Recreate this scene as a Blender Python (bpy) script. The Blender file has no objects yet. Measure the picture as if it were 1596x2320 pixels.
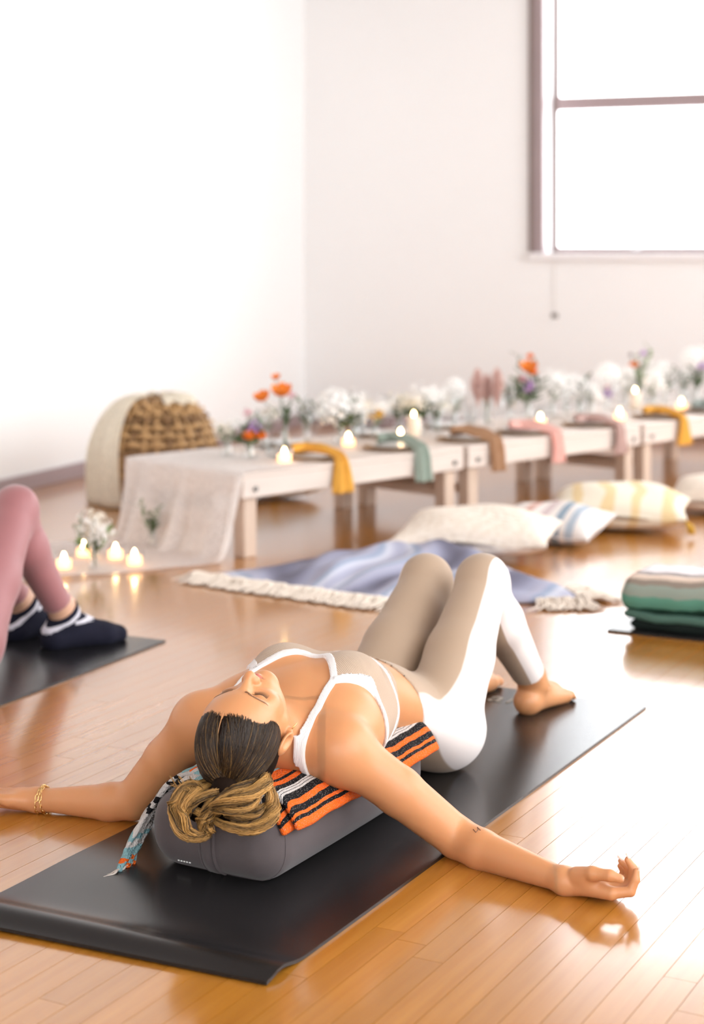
import bpy, math, random
import numpy as np
from mathutils import Vector, Matrix

random.seed(7)
rng = np.random.default_rng(7)
scene = bpy.context.scene
COL = scene.collection

# ------------------------------------------------------------------ camera
F_PX, CX, HY, CAM_H = 3900.0, 798.0, 565.0, 1.2     # focal length / horizon in the 1596x2320 frame
cam_data = bpy.data.cameras.new('camera')
cam = bpy.data.objects.new('camera', cam_data)
COL.objects.link(cam)
cam.location = (0, 0, CAM_H)
cam.rotation_euler = (math.pi / 2, 0, 0)
cam_data.sensor_fit = 'HORIZONTAL'
cam_data.sensor_width = 36.0
cam_data.lens = F_PX / 1596.0 * 36.0
cam_data.shift_y = -(1160.0 - HY) / 1596.0
cam_data.dof.use_dof = True
cam_data.dof.focus_distance = 3.38
cam_data.dof.aperture_fstop = 3.7
cam_data.clip_end = 100
scene.camera = cam

# ------------------------------------------------------------------ world, view
world = bpy.data.worlds.new('overcast_sky')
scene.world = world
world.use_nodes = True
wbg = world.node_tree.nodes['Background']
wbg.inputs[0].default_value = (0.98, 0.985, 0.99, 1)
wbg.inputs[1].default_value = 8.8
scene.view_settings.view_transform = 'Standard'
scene.view_settings.look = 'None'
scene.view_settings.gamma = 1.0
scene.view_settings.use_curve_mapping = False
scene.view_settings.exposure = 0.0
scene.cycles.transparent_max_bounces = 32

# room frame: KC the corner, EL along the left wall towards the camera, ER along the back wall to the right
KC = np.array([-0.33, 11.85])
EL = np.array([-0.3714, -0.9285])
ER = np.array([0.9285, -0.3714])
ROOM_L, ROOM_W, ROOM_H = 13.2, 5.9, 3.62
def rm(l, w, z):
    p = KC + EL * l + ER * w
    return (p[0], p[1], z)
# windows: wall, start, end, sill, head
WINDOWS = [('back', 1.64, 3.30, 1.165, 3.45), ('back', 3.95, 5.6, 1.165, 3.45),
           ('right', 0.5, 2.5, 0.6, 3.45), ('right', 2.9, 4.9, 0.6, 3.45), ('right', 5.3, 7.3, 0.6, 3.45), ('right', 7.7, 9.7, 0.6, 3.45), ('right', 10.1, 12.1, 0.6, 3.45),
           ('rear', 3.2, 5.2, 0.6, 3.45)]
def wall_pt(wall, s, z, off=0.0):          # off > 0 is outwards
    if wall == 'back':  return rm(-off, s, z)
    if wall == 'right': return rm(s, ROOM_W + off, z)
    if wall == 'rear':  return rm(ROOM_L + off, s, z)
    if wall == 'left':  return rm(s, -off, z)
WALL_OUT = {'back': -EL, 'right': ER, 'rear': EL, 'left': -ER}
for i, (wl, s0, s1, z0, z1) in enumerate(WINDOWS):       # portals: they emit nothing, they guide the sky's light
    ld = bpy.data.lights.new('window_portal', 'AREA')
    ld.shape = 'RECTANGLE'; ld.size = s1 - s0; ld.size_y = z1 - z0
    ld.cycles.is_portal = True
    lo = bpy.data.objects.new('window_portal', ld); COL.objects.link(lo)
    lo.location = wall_pt(wl, (s0 + s1) / 2, (z0 + z1) / 2, 0.33)
    o = WALL_OUT[wl]
    zax = Vector((o[0], o[1], 0)); yax = Vector((0, 0, 1)); xax = yax.cross(zax)
    lo.rotation_euler = Matrix((xax, yax, zax)).transposed().to_euler()

# ------------------------------------------------------------------ pixel helpers
def P(x, y, d):
    return np.array([(x - CX) * d / F_PX, d, CAM_H - (y - HY) * d / F_PX])
def PF(x, y, z=0.0):
    return P(x, y, (CAM_H - z) * F_PX / (y - HY))

# ------------------------------------------------------------------ materials
MATS = {}
def _nt(name):
    m = bpy.data.materials.new(name); m.use_nodes = True
    nt = m.node_tree; b = nt.nodes['Principled BSDF']
    return m, nt, b
def rgba(c): return (c[0], c[1], c[2], 1.0)
def srgb(r, g, b):
    f = lambda v: (v / 255 / 12.92) if v / 255 <= 0.04045 else ((v / 255 + 0.055) / 1.055) ** 2.4
    return (f(r), f(g), f(b))
def mat(name, col, rough=0.6, metal=0.0, var=0.0, vscale=30.0, bump=0.0, bscale=200.0, sheen=0.0, spec=0.5,
        alpha=1.0, trans=0.0, sss=0.0, coat=0.0, stretch=None):
    if name in MATS: return MATS[name]
    m, nt, b = _nt(name); N = nt.nodes; L = nt.links
    b.inputs['Base Color'].default_value = rgba(col)
    b.inputs['Roughness'].default_value = rough
    b.inputs['Metallic'].default_value = metal
    b.inputs['Specular IOR Level'].default_value = spec
    if sheen: b.inputs['Sheen Weight'].default_value = sheen
    if alpha < 1: b.inputs['Alpha'].default_value = alpha
    if trans: b.inputs['Transmission Weight'].default_value = trans
    if coat: b.inputs['Coat Weight'].default_value = coat
    if sss:
        b.inputs['Subsurface Weight'].default_value = sss
        b.inputs['Subsurface Radius'].default_value = (0.02, 0.008, 0.004)
        b.inputs['Subsurface Scale'].default_value = 0.6
    tc = N.new('ShaderNodeTexCoord'); vec = tc.outputs['Object']
    if stretch:
        mp = N.new('ShaderNodeMapping'); mp.inputs['Scale'].default_value = stretch
        L.new(vec, mp.inputs['Vector']); vec = mp.outputs['Vector']
    if var:
        n = N.new('ShaderNodeTexNoise'); n.inputs['Scale'].default_value = vscale; n.inputs['Detail'].default_value = 4
        L.new(vec, n.inputs['Vector'])
        mx = N.new('ShaderNodeMix'); mx.data_type = 'RGBA'
        mx.inputs[6].default_value = rgba([c * (1 - var) for c in col]); mx.inputs[7].default_value = rgba([min(1, c * (1 + var)) for c in col])
        L.new(n.outputs['Fac'], mx.inputs[0]); L.new(mx.outputs[2], b.inputs['Base Color'])
    if bump:
        n2 = N.new('ShaderNodeTexNoise'); n2.inputs['Scale'].default_value = bscale
        L.new(vec, n2.inputs['Vector'])
        bp = N.new('ShaderNodeBump'); bp.inputs['Strength'].default_value = bump; bp.inputs['Distance'].default_value = 0.002
        L.new(n2.outputs['Fac'], bp.inputs['Height']); L.new(bp.outputs['Normal'], b.inputs['Normal'])
    MATS[name] = m
    return m
def emit(name, col, strength):
    if name in MATS: return MATS[name]
    m, nt, b = _nt(name)
    b.inputs['Base Color'].default_value = rgba(col)
    b.inputs['Emission Color'].default_value = rgba(col); b.inputs['Emission Strength'].default_value = strength
    MATS[name] = m; return m
def thin_glass(name, tint=(1, 1, 1), refl=1.0):
    if name in MATS: return MATS[name]
    m, nt, b = _nt(name); N = nt.nodes; L = nt.links
    N.remove(b); out = N['Material Output']
    tr = N.new('ShaderNodeBsdfTransparent'); tr.inputs[0].default_value = rgba(tint)
    gl = N.new('ShaderNodeBsdfGlossy'); gl.inputs['Roughness'].default_value = 0.02
    lw = N.new('ShaderNodeLayerWeight'); lw.inputs[0].default_value = 0.5
    pw = N.new('ShaderNodeMath'); pw.operation = 'POWER'; pw.inputs[1].default_value = 3.0; L.new(lw.outputs['Facing'], pw.inputs[0])
    fr = N.new('ShaderNodeMath'); fr.operation = 'MULTIPLY_ADD'; fr.inputs[1].default_value = 0.6; fr.inputs[2].default_value = 0.05; L.new(pw.outputs[0], fr.inputs[0])
    ml = N.new('ShaderNodeMath'); ml.operation = 'MULTIPLY'; ml.inputs[1].default_value = refl
    mx = N.new('ShaderNodeMixShader')
    L.new(fr.outputs[0], ml.inputs[0]); L.new(ml.outputs[0], mx.inputs[0]); L.new(tr.outputs[0], mx.inputs[1]); L.new(gl.outputs[0], mx.inputs[2])
    L.new(mx.outputs[0], out.inputs[0]); MATS[name] = m
    return m
def lace_mat(name, col, cover=0.55, scale=90.0):
    if name in MATS: return MATS[name]
    m, nt, b = _nt(name); N = nt.nodes; L = nt.links
    out = N['Material Output']
    b.inputs['Base Color'].default_value = rgba(col); b.inputs['Roughness'].default_value = 0.9
    tl = N.new('ShaderNodeBsdfTranslucent'); tl.inputs[0].default_value = rgba(col)
    tr = N.new('ShaderNodeBsdfTransparent')
    m1 = N.new('ShaderNodeMixShader'); m1.inputs[0].default_value = 0.38
    L.new(b.outputs[0], m1.inputs[1]); L.new(tl.outputs[0], m1.inputs[2])
    tc = N.new('ShaderNodeTexCoord'); vo = N.new('ShaderNodeTexVoronoi'); vo.inputs['Scale'].default_value = scale
    L.new(tc.outputs['Object'], vo.inputs['Vector'])
    rp = N.new('ShaderNodeMapRange'); rp.inputs[1].default_value = 0.25; rp.inputs[2].default_value = 0.6
    rp.inputs[3].default_value = cover - 0.3; rp.inputs[4].default_value = min(1, cover + 0.3)
    L.new(vo.outputs['Distance'], rp.inputs[0])
    m2 = N.new('ShaderNodeMixShader'); L.new(rp.outputs[0], m2.inputs[0]); L.new(tr.outputs[0], m2.inputs[1]); L.new(m1.outputs[0], m2.inputs[2])
    L.new(m2.outputs[0], out.inputs[0]); MATS[name] = m
    return m
def stripes_mat(name, coord, stops, noise=0.01, nscale=40, rough=0.9, weave=None, bump=0.5):
    """stops: list of (position, colour) constant ramp along a coordinate; coord: ('uv'|'x'|'y'|'z')"""
    if name in MATS: return MATS[name]
    m, nt, b = _nt(name); N = nt.nodes; L = nt.links
    b.inputs['Roughness'].default_value = rough; b.inputs['Specular IOR Level'].default_value = 0.15
    tc = N.new('ShaderNodeTexCoord')
    uvn = N.new('ShaderNodeUVMap')
    sep = N.new('ShaderNodeSeparateXYZ'); L.new(uvn.outputs[0], sep.inputs[0])
    n = N.new('ShaderNodeTexNoise'); n.inputs['Scale'].default_value = nscale; n.inputs['Detail'].default_value = 3
    L.new(tc.outputs['Object'], n.inputs['Vector'])
    a1 = N.new('ShaderNodeMath'); a1.operation = 'MULTIPLY_ADD'; a1.inputs[1].default_value = noise * 2; 
    s1 = N.new('ShaderNodeMath'); s1.operation = 'SUBTRACT'; s1.inputs[1].default_value = 0.5
    L.new(n.outputs['Fac'], s1.inputs[0]); L.new(s1.outputs[0], a1.inputs[0]); L.new(sep.outputs['X'], a1.inputs[2])
    cr = N.new('ShaderNodeValToRGB'); cr.color_ramp.interpolation = 'CONSTANT'
    e = cr.color_ramp.elements
    e[0].position = 0; e[0].color = rgba(stops[0][1]); e[1].position = stops[1][0]; e[1].color = rgba(stops[1][1])
    for p_, c_ in stops[2:]:
        k = e.new(p_); k.color = rgba(c_)
    L.new(a1.outputs[0], cr.inputs[0])
    col_out = cr.outputs[0]
    if weave:      # flecks of another thread
        v = N.new('ShaderNodeTexVoronoi'); v.inputs['Scale'].default_value = weave[0]
        L.new(tc.outputs['Object'], v.inputs['Vector'])
        lt = N.new('ShaderNodeMath'); lt.operation = 'LESS_THAN'; lt.inputs[1].default_value = weave[1]; L.new(v.outputs['Distance'], lt.inputs[0])
        mx = N.new('ShaderNodeMix'); mx.data_type = 'RGBA'; mx.inputs[7].default_value = rgba(weave[2])
        L.new(lt.outputs[0], mx.inputs[0]); L.new(col_out, mx.inputs[6]); col_out = mx.outputs[2]
    L.new(col_out, b.inputs['Base Color'])
    v2 = N.new('ShaderNodeTexVoronoi'); v2.inputs['Scale'].default_value = 260
    L.new(tc.outputs['Object'], v2.inputs['Vector'])
    bp = N.new('ShaderNodeBump'); bp.inputs['Strength'].default_value = bump; bp.inputs['Distance'].default_value = 0.003; bp.invert = True
    L.new(v2.outputs['Distance'], bp.inputs['Height']); L.new(bp.outputs['Normal'], b.inputs['Normal'])
    MATS[name] = m
    return m

# ------------------------------------------------------------------ object helpers
def link(o, parent=None):
    COL.objects.link(o)
    if parent is not None: o.parent = parent
    return o
def wloc(o):
    return np.array(o.location) if o is not None else np.zeros(3)
def tag(o, label=None, cat=None, group=None, kind=None):
    if label: o['label'] = label
    if cat: o['category'] = cat
    if group: o['group'] = group
    if kind: o['kind'] = kind
    return o
def thing(name, label, cat, loc=(0, 0, 0), rotz=0.0, group=None):
    o = bpy.data.objects.new(name, None); o.empty_display_size = 0.05
    link(o); o.location = loc; o.rotation_euler = (0, 0, rotz)
    return tag(o, label, cat, group)
def mesh_obj(name, verts, faces, material, parent=None, smooth=True, world=True, uv=None, attrs=None):
    """verts in world coordinates (shifted into the parent's place) unless world=False"""
    v = np.asarray(verts, dtype=np.float64).reshape(-1, 3)
    if world and parent is not None:
        off = wloc(parent)
        if parent.parent is not None: off = off + wloc(parent.parent)
        v = v - off
    me = bpy.data.meshes.new(name)
    me.from_pydata(v.tolist(), [], faces if isinstance(faces, list) else faces.tolist())
    if smooth: me.polygons.foreach_set('use_smooth', np.ones(len(me.polygons), dtype=bool))
    if material is not None: me.materials.append(material)
    if uv is not None:
        ul = me.uv_layers.new(name='UVMap')
        li = np.empty(len(me.loops), dtype=np.int64); me.loops.foreach_get('vertex_index', li)
        ul.data.foreach_set('uv', np.asarray(uv, dtype=np.float32)[li].ravel())
    if attrs:
        for k, a in attrs.items():
            at = me.attributes.new(k, 'FLOAT', 'POINT'); at.data.foreach_set('value', np.asarray(a, dtype=np.float32))
    me.update()
    o = bpy.data.objects.new(name, me)
    return link(o, parent)
def copy_tree(o, parent=None):
    c = o.copy(); COL.objects.link(c); c.parent = parent
    for ch in o.children: copy_tree(ch, c)
    return c

class MB:
    """collects shapes into one mesh"""
    def __init__(s): s.v = []; s.f = []
    def add(s, vs, fs):
        n = len(s.v); s.v.extend([tuple(map(float, p)) for p in vs]); s.f.extend([tuple(i + n for i in q) for q in fs]); return s
    def box(s, c, h, ax=None, bevel=0.0):
        c = np.array(c, float); ax = np.eye(3) if ax is None else np.array(ax, float)
        if bevel <= 0:
            vs = [c + ax[0]*h[0]*i + ax[1]*h[1]*j + ax[2]*h[2]*k for i in (-1, 1) for j in (-1, 1) for k in (-1, 1)]
            return s.add(vs, [(0,1,3,2),(4,6,7,5),(0,4,5,1),(2,3,7,6),(0,2,6,4),(1,5,7,3)])
        vs = []; idx = {}
        for i in (-1, 1):
            for j in (-1, 1):
                for k in (-1, 1):
                    for a in range(3):
                        hh = [h[0]-bevel, h[1]-bevel, h[2]-bevel]; hh[a] = h[a]
                        idx[(i,j,k,a)] = len(vs); vs.append(c + ax[0]*hh[0]*i + ax[1]*hh[1]*j + ax[2]*hh[2]*k)
        fs = []
        for a in range(3):
            b, d = (a+1) % 3, (a+2) % 3
            for sg in (-1, 1):
                q = []
                for (p, r_) in ((-1,-1),(1,-1),(1,1),(-1,1)):
                    t = [0,0,0]; t[a] = sg; t[b] = p; t[d] = r_; q.append(idx[(t[0],t[1],t[2],a)])
                fs.append(tuple(q) if sg > 0 else tuple(q[::-1]))
        for a in range(3):
            b, d = (a+1) % 3, (a+2) % 3
            for sb in (-1, 1):
                for sd in (-1, 1):
                    t0 = [0,0,0]; t1 = [0,0,0]; t0[a] = -1; t1[a] = 1; t0[b] = t1[b] = sb; t0[d] = t1[d] = sd
                    q = (idx[(*t0, b)], idx[(*t1, b)], idx[(*t1, d)], idx[(*t0, d)])
                    fs.append(q if sb*sd > 0 else q[::-1])
        for i in (-1, 1):
            for j in (-1, 1):
                for k in (-1, 1):
                    q = (idx[(i,j,k,0)], idx[(i,j,k,1)], idx[(i,j,k,2)]); fs.append(q if i*j*k > 0 else q[::-1])
        return s.add(vs, fs)
    def tube(s, pts, rad, sides=8, caps=True, flat=1.0):
        v, f = tube_mesh(pts, rad, sides, caps, flat); return s.add(v, f)
    def lathe(s, prof, c=(0,0,0), n=24, axis=None):
        c = np.array(c, float); k = len(prof); vs = []; fs = []
        for (r, z) in prof:
            for i in range(n):
                a = 2*math.pi*i/n; vs.append(c + np.array([r*math.cos(a), r*math.sin(a), z]))
        for j in range(k-1):
            for i in range(n):
                i2 = (i+1) % n; fs.append((j*n+i, j*n+i2, (j+1)*n+i2, (j+1)*n+i))
        fs.append(tuple(range(n))[::-1]); fs.append(tuple((k-1)*n+i for i in range(n)))
        return s.add(vs, fs)
    def build(s, name, material, parent=None, smooth=False, world=True):
        o = mesh_obj(name, s.v, s.f, material, parent, smooth, world); return o
def frame_of(t):
    t = t / (np.linalg.norm(t) + 1e-12)
    u = np.array([0, 0, 1.0]) if abs(t[2]) < 0.9 else np.array([1.0, 0, 0])
    a = np.cross(u, t); a /= np.linalg.norm(a); return t, a, np.cross(t, a)
def tube_mesh(pts, rad, sides=8, caps=True, flat=1.0):
    pts = np.asarray(pts, float); n = len(pts); rad = np.broadcast_to(np.asarray(rad, float), (n,))
    tan = np.gradient(pts, axis=0); vs = []; _, a, b = frame_of(tan[0])
    for i in range(n):
        t = tan[i] / (np.linalg.norm(tan[i]) + 1e-12)
        a = a - t * np.dot(a, t); a /= np.linalg.norm(a) + 1e-12; b = np.cross(t, a)
        for k in range(sides):
            an = 2*math.pi*k/sides; vs.append(pts[i] + rad[i]*(a*math.cos(an) + b*math.sin(an)*flat))
    fs = [(j*sides+i, j*sides+(i+1) % sides, (j+1)*sides+(i+1) % sides, (j+1)*sides+i) for j in range(n-1) for i in range(sides)]
    if caps: fs.append(tuple(range(sides))[::-1]); fs.append(tuple((n-1)*sides+i for i in range(sides)))
    return vs, fs
def catmull(pts, n=8):
    pts = np.asarray(pts, float); p = np.vstack([2*pts[0]-pts[1], pts, 2*pts[-1]-pts[-2]]); out = []
    for i in range(1, len(p)-2):
        for t in np.linspace(0, 1, n, endpoint=False):
            out.append(0.5*((2*p[i]) + (p[i+1]-p[i-1])*t + (2*p[i-1]-5*p[i]+4*p[i+1]-p[i+2])*t*t + (-p[i-1]+3*p[i]-3*p[i+1]+p[i+2])*t**3))
    out.append(p[-2]); return np.array(out)
def strands_mesh(paths, rad, sides=4):
    """paths (S,K,3); rad (S,K) -> verts, faces, strand index per vertex, u per vertex"""
    S, K, _ = paths.shape
    tan = np.gradient(paths, axis=1); tan /= np.linalg.norm(tan, axis=2, keepdims=True) + 1e-12
    up = np.array([0.3, 0.2, 0.93]); a = np.cross(tan, up); a /= np.linalg.norm(a, axis=2, keepdims=True) + 1e-12
    b = np.cross(tan, a)
    an = np.arange(sides) * 2 * math.pi / sides
    V = paths[:, :, None, :] + rad[:, :, None, None] * (a[:, :, None, :]*np.cos(an)[None, None, :, None] + b[:, :, None, :]*np.sin(an)[None, None, :, None])
    base = (np.arange(S)[:, None, None]*K + np.arange(K-1)[None, :, None])*sides
    i = np.arange(sides)[None, None, :]; i2 = (i+1) % sides
    Fq = np.stack([base+i, base+i2, base+sides+i2, base+sides+i], axis=-1).reshape(-1, 4)
    sid = np.repeat(np.arange(S), K*sides); u = np.tile(np.repeat(np.linspace(0, 1, K), sides), S)
    return V.reshape(-1, 3), Fq, sid, u
def grid_faces(nu, nv, wrap_u=False):
    fs = []
    for i in range(nu if wrap_u else nu-1):
        for j in range(nv-1):
            i2 = (i+1) % nu; fs.append((i*nv+j, i2*nv+j, i2*nv+j+1, i*nv+j+1))
    return fs

# ------------------------------------------------------------------ implicit surfaces
def smin(a, b, k):
    if k <= 0: return np.minimum(a, b)
    h = np.maximum(k - np.abs(a - b), 0) / k
    return np.minimum(a, b) - h*h*k*0.25
def smax(a, b, k): return -smin(-a, -b, k)
BIG = 0.09
class Cone:
    def __init__(s, a, b, ra, rb, k=0.02, sub=False):
        s.a = np.asarray(a, float); s.b = np.asarray(b, float); s.ra = ra; s.rb = rb; s.k = k; s.sub = sub
        s.c = (s.a+s.b)/2; s.R = np.linalg.norm(s.a-s.b)/2 + max(ra, rb)
    def d(s, p):
        ba = s.b - s.a; pa = p - s.a; h = np.clip(pa @ ba / (ba @ ba + 1e-12), 0, 1)
        return np.linalg.norm(pa - h[:, None]*ba, axis=1) - (s.ra + (s.rb-s.ra)*h)
class Ell:
    def __init__(s, c, r, ax=None, k=0.03, sub=False):
        s.c = np.asarray(c, float); s.r = np.asarray(r, float); s.ax = np.eye(3) if ax is None else np.asarray(ax, float)
        s.k = k; s.sub = sub; s.R = s.r.max()
    def d(s, p):
        q = (p - s.c) @ s.ax.T
        k0 = np.linalg.norm(q/s.r, axis=1); k1 = np.linalg.norm(q/(s.r*s.r), axis=1)
        return k0*(k0-1)/(k1+1e-9)
def group_eval(prims, p):
    out = np.full(len(p), BIG)
    for pr in prims:
        q_ = p - pr.c; m = np.einsum('ij,ij->i', q_, q_) < (pr.R + BIG*1.1)**2
        if not m.any(): continue
        d = pr.d(p[m])
        out[m] = smax(out[m], -d, pr.k) if pr.sub else smin(out[m], d, pr.k)
    return out
class Body:
    def __init__(s): s.groups = []; s.cr = {}
    def add(s, prims, k): s.groups.append((prims, k)); return s
    def __call__(s, p):
        if len(p) > 3000:                 # work block by block, with only the shapes near each block
            key = np.floor(p/0.14).astype(np.int64); key = (key[:, 0]*73856093) ^ (key[:, 1]*19349663) ^ (key[:, 2]*83492791)
            od = np.argsort(key, kind='stable'); cut = np.flatnonzero(np.diff(key[od])) + 1; out = np.empty(len(p))
            for ix in np.split(od, cut):
                q = p[ix]; lo = q.min(0); hi = q.max(0)
                out[ix] = s.small(q, lo, hi)
            return out
        return s.small(p, p.min(0), p.max(0)) if len(p) else np.zeros(0)
    def small(s, p, lo, hi):
        out = np.full(len(p), BIG); first = True
        for gi, (prims, k) in enumerate(s.groups):
            if gi not in s.cr: s.cr[gi] = (np.array([q.c for q in prims]), (np.array([q.R for q in prims]) + BIG*1.1)**2)
            cc, rr = s.cr[gi]; dd = np.maximum(0, np.maximum(lo - cc, cc - hi)); hit = np.flatnonzero((dd*dd).sum(1) < rr)
            if not len(hit): continue
            use = [prims[q] for q in hit]
            g = group_eval(use, p); out = g if first else smin(out, g, k); first = False
        return out
def mesh_sdf(f, lo, hi, h, project=2):
    lo = np.asarray(lo, float); hi = np.asarray(hi, float); C = 4
    n = (np.ceil((hi-lo)/(h*C)).astype(int) + 1)
    ax = [lo[i] + np.arange(n[i])*h*C for i in range(3)]
    G = np.stack(np.meshgrid(*ax, indexing='ij'), -1).reshape(-1, 3)
    cv = f(G).reshape(n)
    band = np.abs(cv) < h*C*1.9
    nf = (n-1)*C + 1
    V = np.repeat(np.repeat(np.repeat(cv, C, 0), C, 1), C, 2)
    M = np.repeat(np.repeat(np.repeat(band, C, 0), C, 1), C, 2)
    # centre the repeats on the coarse points
    sh = C//2
    V = V[sh:sh+nf[0], sh:sh+nf[1], sh:sh+nf[2]]; M = M[sh:sh+nf[0], sh:sh+nf[1], sh:sh+nf[2]]
    nf = np.array(V.shape); V = V.copy()
    idx = np.argwhere(M)
    pts = lo + idx*h
    vals = np.concatenate([f(pts[i:i+400000]) for i in range(0, len(pts), 400000)]) if len(pts) else np.zeros(0)
    V[M] = vals
    S = V < 0
    c = [S[i:i+nf[0]-1, j:j+nf[1]-1, k:k+nf[2]-1] for i in (0,1) for j in (0,1) for k in (0,1)]
    any_ = c[0].copy(); all_ = c[0].copy()
    for q in c[1:]: any_ |= q; all_ &= q
    act = any_ & ~all_
    cells = np.argwhere(act); vid = np.full(act.shape, -1, dtype=np.int64); vid[act] = np.arange(len(cells))
    acc = np.zeros((len(cells), 3)); cnt = np.zeros(len(cells))
    corner = lambda o: V[cells[:,0]+o[0], cells[:,1]+o[1], cells[:,2]+o[2]]
    for a in range(3):
        b, d = (a+1) % 3, (a+2) % 3
        for p_ in (0,1):
            for q_ in (0,1):
                o0 = [0,0,0]; o0[b] = p_; o0[d] = q_; o1 = list(o0); o1[a] = 1
                v0 = corner(o0); v1 = corner(o1); m = (v0 < 0) != (v1 < 0)
                t = v0[m]/(v0[m]-v1[m]); pt = np.array(o0, float)[None].repeat(m.sum(), 0); pt[:, a] += t
                acc[m] += pt; cnt[m] += 1
    verts = lo + (cells + acc/cnt[:, None])*h
    faces = []
    for a in range(3):
        b, d = (a+1) % 3, (a+2) % 3
        sl0 = [slice(None)]*3; sl1 = [slice(None)]*3; sl0[a] = slice(0, -1); sl1[a] = slice(1, None)
        s0 = S[tuple(sl0)]; s1 = S[tuple(sl1)]
        e = np.argwhere(s0 != s1)
        e = e[(e[:, b] > 0) & (e[:, d] > 0) & (e[:, b] < nf[b]-1) & (e[:, d] < nf[d]-1)]
        if not len(e): continue
        flip = s0[e[:,0], e[:,1], e[:,2]]
        q = []
        for (ob, od) in ((-1,-1),(0,-1),(0,0),(-1,0)):
            cc = e.copy(); cc[:, b] += ob; cc[:, d] += od; q.append(vid[cc[:,0], cc[:,1], cc[:,2]])
        q = np.stack(q, 1); q[~flip] = q[~flip][:, ::-1]
        faces.append(q)
    faces = np.concatenate(faces)
    faces = faces[(faces >= 0).all(1)]
    for _ in range(project):
        e = h*0.15; ks = np.array([(1, -1, -1), (-1, -1, 1), (-1, 1, -1), (1, 1, 1)], float); fv_ = [f(verts + k_*e) for k_ in ks]
        g = sum(k_[None]*q_[:, None] for k_, q_ in zip(ks, fv_))/(4*e); val = sum(fv_)/4; g2 = (g*g).sum(1)
        st = np.clip(val/np.maximum(g2, 0.15), -h, h)
        verts = verts - g*st[:, None]
    return verts, faces
def keep_faces(verts, faces, mask_v):
    """keep the faces whose vertices all pass; compact"""
    fk = faces[mask_v[faces].all(1)]; u, inv = np.unique(fk, return_inverse=True)
    return verts[u], inv.reshape(fk.shape)
def join_meshes(ms):
    vs = []; fs = []; n = 0
    for v, f in ms: vs.append(v); fs.append(f + n); n += len(v)
    return np.concatenate(vs), np.concatenate(fs)
# ================================================================== the room
M_wall = mat('white_wall_paint', (0.89, 0.885, 0.88), 0.75, var=0.012, vscale=1.5, bump=0.05, bscale=60)
M_ceil = mat('ceiling_paint', (0.30, 0.26, 0.23), 0.9)  # unseen ceiling, coloured dark to cut bounced light and floor reflections
M_trim = mat('taupe_trim_paint', (0.36, 0.28, 0.285), 0.45, var=0.05, vscale=6)
M_trim_d = mat('dark_taupe_trim_paint', (0.22, 0.165, 0.155), 0.5, var=0.05, vscale=6)
M_jamb = mat('white_jamb_paint', (0.86, 0.84, 0.85), 0.5)
M_pane = thin_glass('window_pane_glass', (0.98, 0.99, 1.0))
def room_axes(wall):
    o = WALL_OUT[wall]; al = {'back': ER, 'right': EL, 'rear': ER, 'left': EL}[wall]
    return np.array([[al[0], al[1], 0], [o[0], o[1], 0], [0, 0, 1.0]])
def wall_box(mb, wall, s0, s1, z0, z1, o0, o1, bevel=0.0):
    c = wall_pt(wall, (s0+s1)/2, (z0+z1)/2, (o0+o1)/2)
    mb.box(c, ((s1-s0)/2, (o1-o0)/2, (z1-z0)/2), room_axes(wall), bevel)
TH = 0.32
for wl, length in (('left', ROOM_L), ('back', ROOM_W), ('right', ROOM_L), ('rear', ROOM_W)):
    mb = MB(); cur = -TH if wl in ('back', 'rear') else 0.0
    for (w_, s0, s1, z0, z1) in sorted([w for w in WINDOWS if w[0] == wl], key=lambda q: q[1]):
        wall_box(mb, wl, cur, s0, 0, ROOM_H, 0, TH); wall_box(mb, wl, s0, s1, 0, z0, 0, TH); wall_box(mb, wl, s0, s1, z1, ROOM_H, 0, TH); cur = s1
    wall_box(mb, wl, cur, length + (TH if wl in ('back', 'rear') else 0), 0, ROOM_H, 0, TH)
    tag(mb.build('wall_' + wl, M_wall), kind='structure', label='plain white painted %s wall of the bright studio' % wl)
    if wl == 'left': bs = [(0.0, length)]
    else: bs = [(0.0, length)]
    mb = MB()
    for a_, b_ in bs:
        wall_box(mb, wl, a_ + 0.03, b_ - 0.03, 0, 0.078, -0.016, 0.0, 0.003)
    bb = mb.build('baseboard_' + wl, M_trim); tag(bb, kind='structure', label='taupe painted baseboard along the %s wall' % wl)
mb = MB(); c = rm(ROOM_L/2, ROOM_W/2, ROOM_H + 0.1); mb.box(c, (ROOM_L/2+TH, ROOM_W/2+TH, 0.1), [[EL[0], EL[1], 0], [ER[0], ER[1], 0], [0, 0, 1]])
tag(mb.build('ceiling', M_ceil), kind='structure', label='plain dark taupe ceiling above the studio')

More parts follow.
